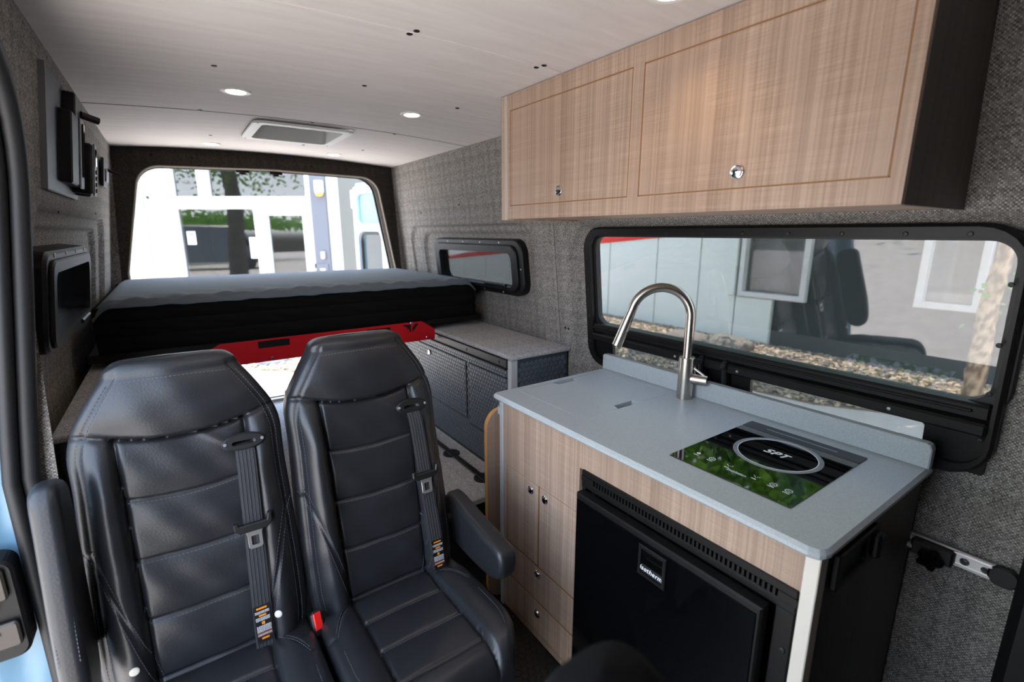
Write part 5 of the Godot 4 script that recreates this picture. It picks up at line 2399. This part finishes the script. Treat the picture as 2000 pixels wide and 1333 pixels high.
func build_yard() -> void:
	# ground
	var gr := struct("ground", "pale concrete paving of the yard")
	var g := Geo.new()
	g.bx(Vector3(-40, GROUND - 0.2, 30), Vector3(40, GROUND, -40))
	obj("paving", g, M.concrete, gr)
	g = Geo.new()
	g.bx(Vector3(5.6, GROUND - 0.001, -1.7), Vector3(5.615, GROUND + 0.001, 4.0))
	g.bx(Vector3(1.8, GROUND - 0.001, -1.51), Vector3(6.0, GROUND + 0.001, -1.5))
	obj("paving_joint", g, M.rock, gr)

	var bed := struct("ground_gravel", "tan gravel bed along the pale wall")
	var area := pl([[6.0, -9.0], [6.1, -4.2], [6.2, -3.2], [6.3, -2.5], [6.6, -2.0], [6.9, -1.4], [7.0, 1.0], [9.0, 1.0], [9.0, -9.0]])
	g = Geo.new()
	g.prism(to_y(GROUND), flip_v(area), 0.0, 0.02)
	obj("bed", g, M.gravel_bed, bed)
	pebbles("pebbles", area, 16000, 5, bed)
	var bed2 := struct("ground_gravel", "tan gravel bed in front of the shop")
	var area2 := pl([[0.9, -8.1], [1.5, -7.5], [3.4, -6.6], [4.2, -7.4], [3.6, -8.9], [1.7, -9.9], [0.6, -9.2]])
	g = Geo.new()
	g.prism(to_y(GROUND), flip_v(area2), 0.0, 0.02)
	obj("bed", g, M.gravel_bed, bed2)
	pebbles("pebbles", area2, 5000, 6, bed2)
	var cov := thing("utility_cover", "grey round utility cover on the gravel behind the van", "cover", Vector3(1.16, GROUND + 0.02, -8.45))
	g = Geo.new()
	g.lathe(Transform3D(), [Vector2(0.24, 0.0), Vector2(0.22, 0.05), Vector2(0.12, 0.075), Vector2(0.0, 0.08)], 28)
	obj("dome", g, M.shop_grey, cov)
	g = Geo.new()
	g.lathe(Transform3D(Basis(), Vector3(0, 0.078, 0)), [Vector2(0.04, 0.0), Vector2(0.04, 0.02), Vector2(0.0, 0.02)], 16)
	obj("cap", g, M.shop_grey, cov)

	build_shop()

	# pale clad wall beyond the windows
	var wall := thing("clad_building", "pale panelled building with a slanting red stripe seen through the windows", "building")
	var zs := [-5.21, -6.05, -7.15, -8.6, -10.0, -11.5, -13.0, -14.5, -16.0, -18.0, -20.0, -22.5, -25.0, -28.0]
	for i in zs.size() - 1:
		g = Geo.new()
		g.bx(Vector3(9.0, GROUND, zs[i] - 0.01), Vector3(9.2, 4.6, zs[i + 1] + 0.01), 0.012)
		obj("wall_panel", g, M.clad_white, wall)
	g = Geo.new()
	g.bx(Vector3(9.0, GROUND, -4.49), Vector3(9.2, 0.27, -5.20), 0.012)
	obj("wall_panel", g, M.clad_white, wall)
	g = Geo.new()
	g.bx(Vector3(9.05, GROUND, -5.215), Vector3(9.3, 4.6, -28.0))
	obj("wall_core", g, M.clad_white, wall)
	g = Geo.new()
	g.bx(Vector3(8.93, 0.28, -5.21), Vector3(9.02, 4.6, -5.34), 0.012)
	obj("corner_trim", g, M.clad_white, wall)
	g = Geo.new()
	g.prism(to_x(8.998), pl([[-5.36, 1.53], [-5.36, 1.68], [-27.9, -0.35], [-27.9, -0.5]]), 0.0, 0.012)
	obj("red_stripe", g, M.stripe_red, wall)
	# dark neighbour
	var dark := thing("charcoal_building", "dark charcoal wall with white framed windows behind the slim tree", "building")
	var wins := [[-4.545, 0.28, 2.4, 1.24], [-2.035, 0.40, 2.4, 0.74]]
	var holes := []
	for w in wins:
		holes.append(win_rect(w, 0.0))
	g = Geo.new()
	g.prism(to_x(9.08), pl([[-4.48, GROUND], [6.0, GROUND], [6.0, 4.6], [-5.205, 4.6], [-5.205, 0.275], [-4.48, 0.275]]), -0.5, 0.0, 0.0, holes)
	obj("wall", g, M.charcoal_wall, dark)
	for w in wins:
		var wn := Node3D.new()
		place("window", wn, dark)
		g = Geo.new()
		g.prism(to_x(9.08), win_rect(w, 0.0), -0.06, 0.12, 0.01, [win_rect(w, 0.095)])
		obj("window_frame", g, M.frame_white, wn)
		g = Geo.new()
		g.prism(to_x(9.08), win_rect(w, 0.085), -0.03, -0.02)
		obj("pane", g, M.shop_glass, wn)
		g = Geo.new()
		g.prism(to_x(9.08), win_rect(w, 0.085), -0.10, -0.09)
		obj("blind", g, M.trim_grey, wn)
	boulder(Vector3(8.1, GROUND + 0.05, -4.72), Vector3(0.3, 0.20, 0.42), 3, "grey boulder at the corner of the pale wall, nearest the dark wall")
	boulder(Vector3(8.1, GROUND + 0.02, -5.62), Vector3(0.32, 0.17, 0.42), 4, "grey boulder along the pale wall, seen behind the faucet neck")
	boulder(Vector3(6.75, GROUND + 0.05, -4.75), Vector3(0.26, 0.22, 0.28), 5, "dark boulder in the low sash window, next to the faucet body")
	boulder(Vector3(6.7, GROUND + 0.05, -5.45), Vector3(0.26, 0.24, 0.30), 6, "tan boulder in the low sash window under the spray head")
	# tree
	var t := thing("tree", "slim tree with peeling tan bark and green leaves past the window", "tree", Vector3(8.0, GROUND, -1.40))
	obj("trunk", trunk([Vector3(0, 0, 0.0), Vector3(-0.02, 0.6, 0.0), Vector3(0.02, 1.3, -0.02), Vector3(0.0, 2.1, 0.04), Vector3(-0.05, 3.0, 0.0), Vector3(0.0, 4.4, 0)], [0.105, 0.095, 0.08, 0.07, 0.06, 0.04], 12, Color(0.16, 0.085, 0.04), Color(0.56, 0.40, 0.25)), M.bark, t)
	for b in [[Vector3(0.0, 2.5, 0), Vector3(-1.0, 3.2, -0.8), Vector3(-2.2, 3.5, -1.6)], [Vector3(0, 2.9, 0), Vector3(-1.0, 3.6, 0.6), Vector3(-2.0, 4.0, 1.1)], [Vector3(0, 2.4, 0), Vector3(-0.8, 2.9, -1.2), Vector3(-1.6, 3.1, -2.6)]]:
		obj("branch", trunk(b, [0.045, 0.03, 0.012], 15, Color(0.16, 0.085, 0.04), Color(0.5, 0.34, 0.2)), M.bark, t)
	leaves(t, Vector3(-1.8, 3.6, -1.2), Vector3(2.0, 1.0, 2.4), 16000, 31, 0.085)
	leaves(t, Vector3(-1.6, 3.1, -2.8), Vector3(1.4, 0.7, 1.4), 7000, 32, 0.085)
	leaves(t, Vector3(0.02, 1.35, 0.1), Vector3(0.28, 0.6, 0.34), 40, 33, 0.06)

	# grey van and a tree, mirrored in the shop front
	parked_van(Vector3(-20.0, GROUND, -1.5))
	var t2 := thing("shade_tree", "thick dark tree trunk mirrored in the shop window", "tree", Vector3(-10.5, GROUND, -4.6))
	obj("trunk", trunk([Vector3(0, 0, 0), Vector3(0.05, 1.5, 0), Vector3(0.1, 3.0, 0.1), Vector3(0, 5, 0)], [0.36, 0.30, 0.28, 0.24], 44, Color(0.06, 0.05, 0.042), Color(0.13, 0.11, 0.09)), M.bark, t2)
	leaves(t2, Vector3(0, 5.6, 0), Vector3(3.0, 1.6, 3.0), 5000, 51, 0.12)
	var hedge := thing("hedge", "green hedge mirrored behind the grey van in the shop window", "hedge", Vector3(-26, GROUND, 1.0))
	leaves(hedge, Vector3(0, 1.5, 0), Vector3(2.0, 1.7, 8.0), 6000, 61, 0.2)

	# the van's own rear door, swung open
	var d := thing("rear_door", "pale blue rear van door with a tinted window swung open outside", "van door", Vector3(1.50, 0.0, -3.83))
	var F := Transform3D(Basis(Vector3.UP, deg_to_rad(94.0)), Vector3.ZERO)
	var outline := pl([[0.02, -0.1], [0.78, -0.1], [0.78, 1.86], [0.72, 1.92], [0.16, 1.90], [0.08, 1.86], [0.05, 1.5], [0.02, 1.1]])
	var wn := rrect(0.41, 1.18, 0.50, 0.64, 0.09)
	g = Geo.new()
	g.prism(F, outline, 0.0, 0.035, 0.006, [rrect(0.41, 1.18, 0.44, 0.58, 0.08)])
	obj("skin", g, M.van_blue, d)
	g = Geo.new()
	g.prism(F, Geo.inset(outline, 0.035), -0.03, 0.0, 0.008, [wn, rrect(0.41, 1.69, 0.50, 0.26, 0.05)])
	obj("inner_panel", g, M.van_white, d)
	g = Geo.new()
	g.prism(F, rrect(0.41, 1.18, 0.47, 0.61, 0.085), 0.006, 0.012)
	obj("pane", g, M.tinted_glass, d)
	var ring := []
	for p in rrect(0.41, 1.18, 0.455, 0.595, 0.08):
		ring.append(F * Vector3(p.x, p.y, -0.002))
	ring.append(ring[0])
	g = Geo.new()
	g.tube(ring, 0.012, 6, false)
	obj("pane_seal", g, M.rubber, d)
	g = Geo.new()
	g.prism(F, rrect(0.72, 1.78, 0.035, 0.16, 0.01), -0.05, -0.028, 0.006)
	obj("latch", g, M.aluminium, d)


func win_rect(w: Array, d: float) -> PackedVector2Array:
	return pl([[w[0] - w[3] / 2 + d, w[1] + d], [w[0] + w[3] / 2 - d, w[1] + d], [w[0] + w[3] / 2 - d, w[2] - d], [w[0] - w[3] / 2 + d, w[2] - d]])


func flip_v(p: PackedVector2Array) -> PackedVector2Array:
	var out := PackedVector2Array()
	for q in p:
		out.append(Vector2(q.x, -q.y))
	out.reverse()
	return out


func parked_van(at: Vector3) -> void:
	var v := thing("parked_van", "dark grey delivery van mirrored in the shop window", "van", at)
	var side := pl([[-2.9, 0.45], [2.6, 0.45], [2.9, 0.6], [2.9, 1.05], [2.3, 1.3], [1.75, 2.25], [1.5, 2.45], [-2.75, 2.5], [-2.95, 2.3]])
	var X := frame_at(Vector3.ZERO, Vector3(0.45, 0, 0.893), Vector3.UP)
	var g := Geo.new()
	g.prism(X, side, -1.0, 1.0, 0.08)
	obj("body", g, M.grey_van, v)
	for s: float in [-1.01, 1.005]:
		g = Geo.new()
		g.prism(X, pl([[1.0, 1.35], [2.1, 1.35], [1.65, 2.1], [1.0, 2.1]]), s - 0.01, s + 0.01)
		obj("side_window", g, M.black_gloss, v)
		for u: float in [-1.8, 1.9]:
			g = Geo.new()
			g.lathe(X * Transform3D(Basis(Vector3.RIGHT, PI / 2), Vector3(u, 0.36, s - 0.05)), [Vector2(0.0, -0.1), Vector2(0.2, -0.1), Vector2(0.36, -0.09), Vector2(0.36, 0.12), Vector2(0.2, 0.13), Vector2(0.0, 0.1)], 24)
			obj("wheel", g, M.rubber, v)


# the shop front stands square to the camera's heading; u runs along it, y up
func build_shop() -> void:
	var heading := Vector3(sin(deg_to_rad(YAW)), 0, -cos(deg_to_rad(YAW)))
	var across := Vector3(cos(deg_to_rad(YAW)), 0, sin(deg_to_rad(YAW)))
	var D := 8.8
	var k := D / 6.8
	var X := frame_at(Vector3(0, 0, 0) + heading * D, across, Vector3.UP)
	var shop := thing("shop_front", "white shop front with framed windows and a glazed entrance door", "building")
	var hy := func(y: float) -> float: return EYE.y + (y - EYE.y) * k
	var r := func(u0: float, u1: float, y0: float, y1: float) -> PackedVector2Array:
		return pl([[u0 * k, hy.call(y0)], [u1 * k, hy.call(y0)], [u1 * k, hy.call(y1)], [u0 * k, hy.call(y1)]])
	var gy := EYE.y + (GROUND - EYE.y) / k
	# recessed wall with the glazed opening
	var g := Geo.new()
	var open1: PackedVector2Array = r.call(-4.69, -2.75, gy + 0.02, 2.95)
	g.prism(X, r.call(-9.0, -2.69, gy, 4.2), -0.35, 0.0, 0.0, [open1])
	obj("wall", g, M.shop_white, shop)
	g = Geo.new()
	g.prism(X, r.call(-9.0, -5.0, gy, 4.2), 0.0, 0.28)
	obj("pier", g, M.shop_white, shop)
	g = Geo.new()
	g.prism(X, r.call(-2.70, -2.50, gy, 4.2), -0.3, 0.12)
	obj("column", g, M.shop_grey, shop)
	g = Geo.new()
	g.prism(X, r.call(-2.50, -2.435, gy, 4.2), -0.3, 0.05)
	obj("downpipe", g, M.trim_grey, shop)
	# frames
	var bars := [[-4.69, -4.588, gy, 2.95], [-4.264, -4.103, 1.94, 2.95], [-2.81, -2.75, gy, 2.95], [-3.547, -3.453, gy, 1.94], [-4.588, -2.81, 1.80, 1.965], [-4.588, -3.547, gy, 0.87], [-4.588, -2.81, 2.85, 2.95]]
	for b in bars:
		g = Geo.new()
		g.prism(X, r.call(b[0], b[1], b[2], b[3]), -0.12, -0.02, 0.008)
		obj("mullion", g, M.frame_white, shop)
	for p in [[-4.60, -4.25, 1.95, 2.86], [-4.11, -2.80, 1.95, 2.86], [-4.60, -3.53, 0.86, 1.81]]:
		g = Geo.new()
		g.prism(X, r.call(p[0], p[1], p[2], p[3]), -0.08, -0.07)
		obj("pane", g, M.shop_glass, shop)
	# door
	var d := Node3D.new()
	place("entrance_door", d, shop)
	g = Geo.new()
	g.prism(X, r.call(-3.45, -2.81, gy, 1.80), -0.11, -0.04, 0.006, [r.call(-3.354, -2.885, 0.62, 1.715)])
	obj("door_frame", g, M.frame_white, d)
	g = Geo.new()
	g.prism(X, r.call(-3.37, -2.87, 0.60, 1.73), -0.08, -0.07)
	obj("pane", g, M.shop_glass, d)
	g = Geo.new()
	g.tube([X * Vector3(-3.40 * k, hy.call(0.95), 0.0), X * Vector3(-3.40 * k, hy.call(1.25), 0.0)], 0.02, 10)
	obj("pull_handle", g, M.aluminium, d)
	for y: float in [1.0, 1.6]:
		g = Geo.new()
		g.prism(X, r.call(-3.452, -3.44, y, y + 0.06), -0.05, -0.02)
		obj("hinge", g, M.aluminium, d)
	# notices on the panes
	for p in [[-4.52, -4.40, 1.32, 1.50, "white notice with red print taped inside the shop window"], [-3.66, -3.56, 1.13, 1.42, "plain white notice taped inside the shop window"]]:
		var n := thing("window_notice", p[4], "notice")
		g = Geo.new()
		g.prism(X, r.call(p[0], p[1], p[2], p[3]), -0.069, -0.066)
		obj("sheet", g, M.frame_white, n)
		g = Geo.new()
		g.prism(X, r.call(p[0] + 0.02, p[1] - 0.02, p[3] - 0.05, p[3] - 0.03), -0.066, -0.0655)
		obj("print_line", g, M.stripe_red if p[0] < -4 else M.print_grey, n)
	# inside of the shop
	g = Geo.new()
	g.prism(X, r.call(-6.0, -2.55, gy, 3.2), -4.0, -3.9)
	g.prism(X, r.call(-6.0, -2.55, gy, gy + 0.02), -4.0, -0.36)
	g.prism(X, r.call(-6.0, -2.55, 3.2, 3.25), -4.0, -0.36)
	g.prism(X, r.call(-6.05, -6.0, gy, 3.25), -4.0, -0.36)
	g.prism(X, r.call(-2.6, -2.55, gy, 3.25), -4.0, -0.36)
	obj("interior", g, M.shop_inside, shop)
	# fittings on the front
	var c := thing("security_camera", "small white dome camera on the white pier outside", "camera")
	g = Geo.new()
	g.lathe(X * Transform3D(Basis(Vector3.RIGHT, PI / 2), Vector3(-4.86 * k, hy.call(1.96), 0.0)), [Vector2(0.07, 0.0), Vector2(0.07, 0.05), Vector2(0.05, 0.08), Vector2(0.0, 0.095)], 20)
	obj("housing", g, M.white_plastic, c)
	g = Geo.new()
	g.lathe(X * Transform3D(Basis(Vector3.RIGHT, PI / 2), Vector3(-4.89 * k, hy.call(1.945), 0.08)), [Vector2(0.026, 0.0), Vector2(0.024, 0.02), Vector2(0.0, 0.028)], 16)
	obj("lens", g, M.black_gloss, c)
	c = thing("wall_lamp", "bullet-shaped wall lamp on the grey column outside", "lamp")
	g = Geo.new()
	g.lathe(X * Transform3D(Basis(), Vector3(-2.555 * k, hy.call(1.95), 0.19)), [Vector2(0.0, 0.0), Vector2(0.05, 0.02), Vector2(0.075, 0.09), Vector2(0.075, 0.26), Vector2(0.0, 0.262)], 24)
	obj("shade", g, M.white_plastic, c)
	g = Geo.new()
	g.lathe(X * Transform3D(Basis(), Vector3(-2.555 * k, hy.call(1.95) - 0.004, 0.19)), [Vector2(0.0, 0.0), Vector2(0.052, 0.018), Vector2(0.077, 0.075), Vector2(0.0, 0.076)], 24)
	obj("diffuser", g, M.ply_edge, c)
	c = thing("door_reader", "black card reader on the grey column outside", "card reader")
	g = Geo.new()
	g.prism(X, rrect(-2.59 * k, hy.call(1.18), 0.09, 0.15, 0.03), 0.12, 0.16, 0.01)
	obj("case", g, M.device_grey, c)
	c = thing("address_plate", "dark address plate with white lines beside the shop door", "sign")
	g = Geo.new()
	g.prism(X, r.call(-2.68, -2.53, 0.84, 1.065), 0.12, 0.14, 0.003)
	obj("plate", g, M.shop_grey, c)
	for i in 2:
		g = Geo.new()
		g.prism(X, r.call(-2.64, -2.575, 1.0 - 0.06 * i - 0.025, 1.0 - 0.06 * i), 0.14, 0.143)
		obj("print_line", g, M.print_white, c)
	for i in 2:
		c = thing("door_button", ["upper", "lower"][i] + " small black push button plate on the door jamb", "button")
		g = Geo.new()
		g.prism(X, r.call(-2.755, -2.73, 1.0 - 0.1 * i, 1.06 - 0.1 * i), 0.0, 0.02, 0.003)
		obj("plate", g, M.black_plastic, c)


func _ready() -> void:
	# camera
	var cam := Camera3D.new()
	cam.name = "camera"
	add_child(cam)
	cam.position = EYE
	cam.rotation_degrees = Vector3(-PITCH, -YAW, 0)
	var lens := CameraAttributesPhysical.new()
	lens.frustum_focal_length = 16.92
	lens.frustum_focus_distance = 1.55
	lens.exposure_aperture = 2.4
	cam.attributes = lens
	cam.fov = 70.6765
	cam.near = 0.02
	cam.far = 200.0
	# sky, exposure
	var env := Environment.new()
	var sky := Sky.new()
	var sm := ProceduralSkyMaterial.new()
	sm.sky_top_color = Color8(168, 186, 212)
	sm.sky_horizon_color = Color8(228, 231, 235)
	sm.ground_bottom_color = Color8(150, 145, 135)
	sm.ground_horizon_color = Color8(190, 190, 186)
	sm.sky_energy_multiplier = 2.5
	sm.sun_angle_max = 0.5
	sky.sky_material = sm
	env.background_mode = Environment.BG_SKY
	env.sky = sky
	env.tonemap_mode = Environment.TONE_MAPPER_LINEAR
	env.tonemap_exposure = 1.3
	env.sdfgi_enabled = true
	env.ssao_enabled = true
	env.ssil_enabled = true
	var we := WorldEnvironment.new()
	we.name = "environment"
	we.environment = env
	add_child(we)
	# sun, close to overhead
	var sun := DirectionalLight3D.new()
	sun.name = "sun"
	sun.light_color = Color8(255, 246, 236)
	sun.light_energy = 4.2
	sun.light_angular_distance = 0.6
	sun.shadow_enabled = true
	add_child(sun)
	sun.look_at_from_position(Vector3.ZERO, -Vector3(0.06, 0.975, 0.03), Vector3.BACK)

	make_materials()
	build_shell()
	build_fittings()
	build_galley()
	build_bed()
	build_seats()
	build_yard()
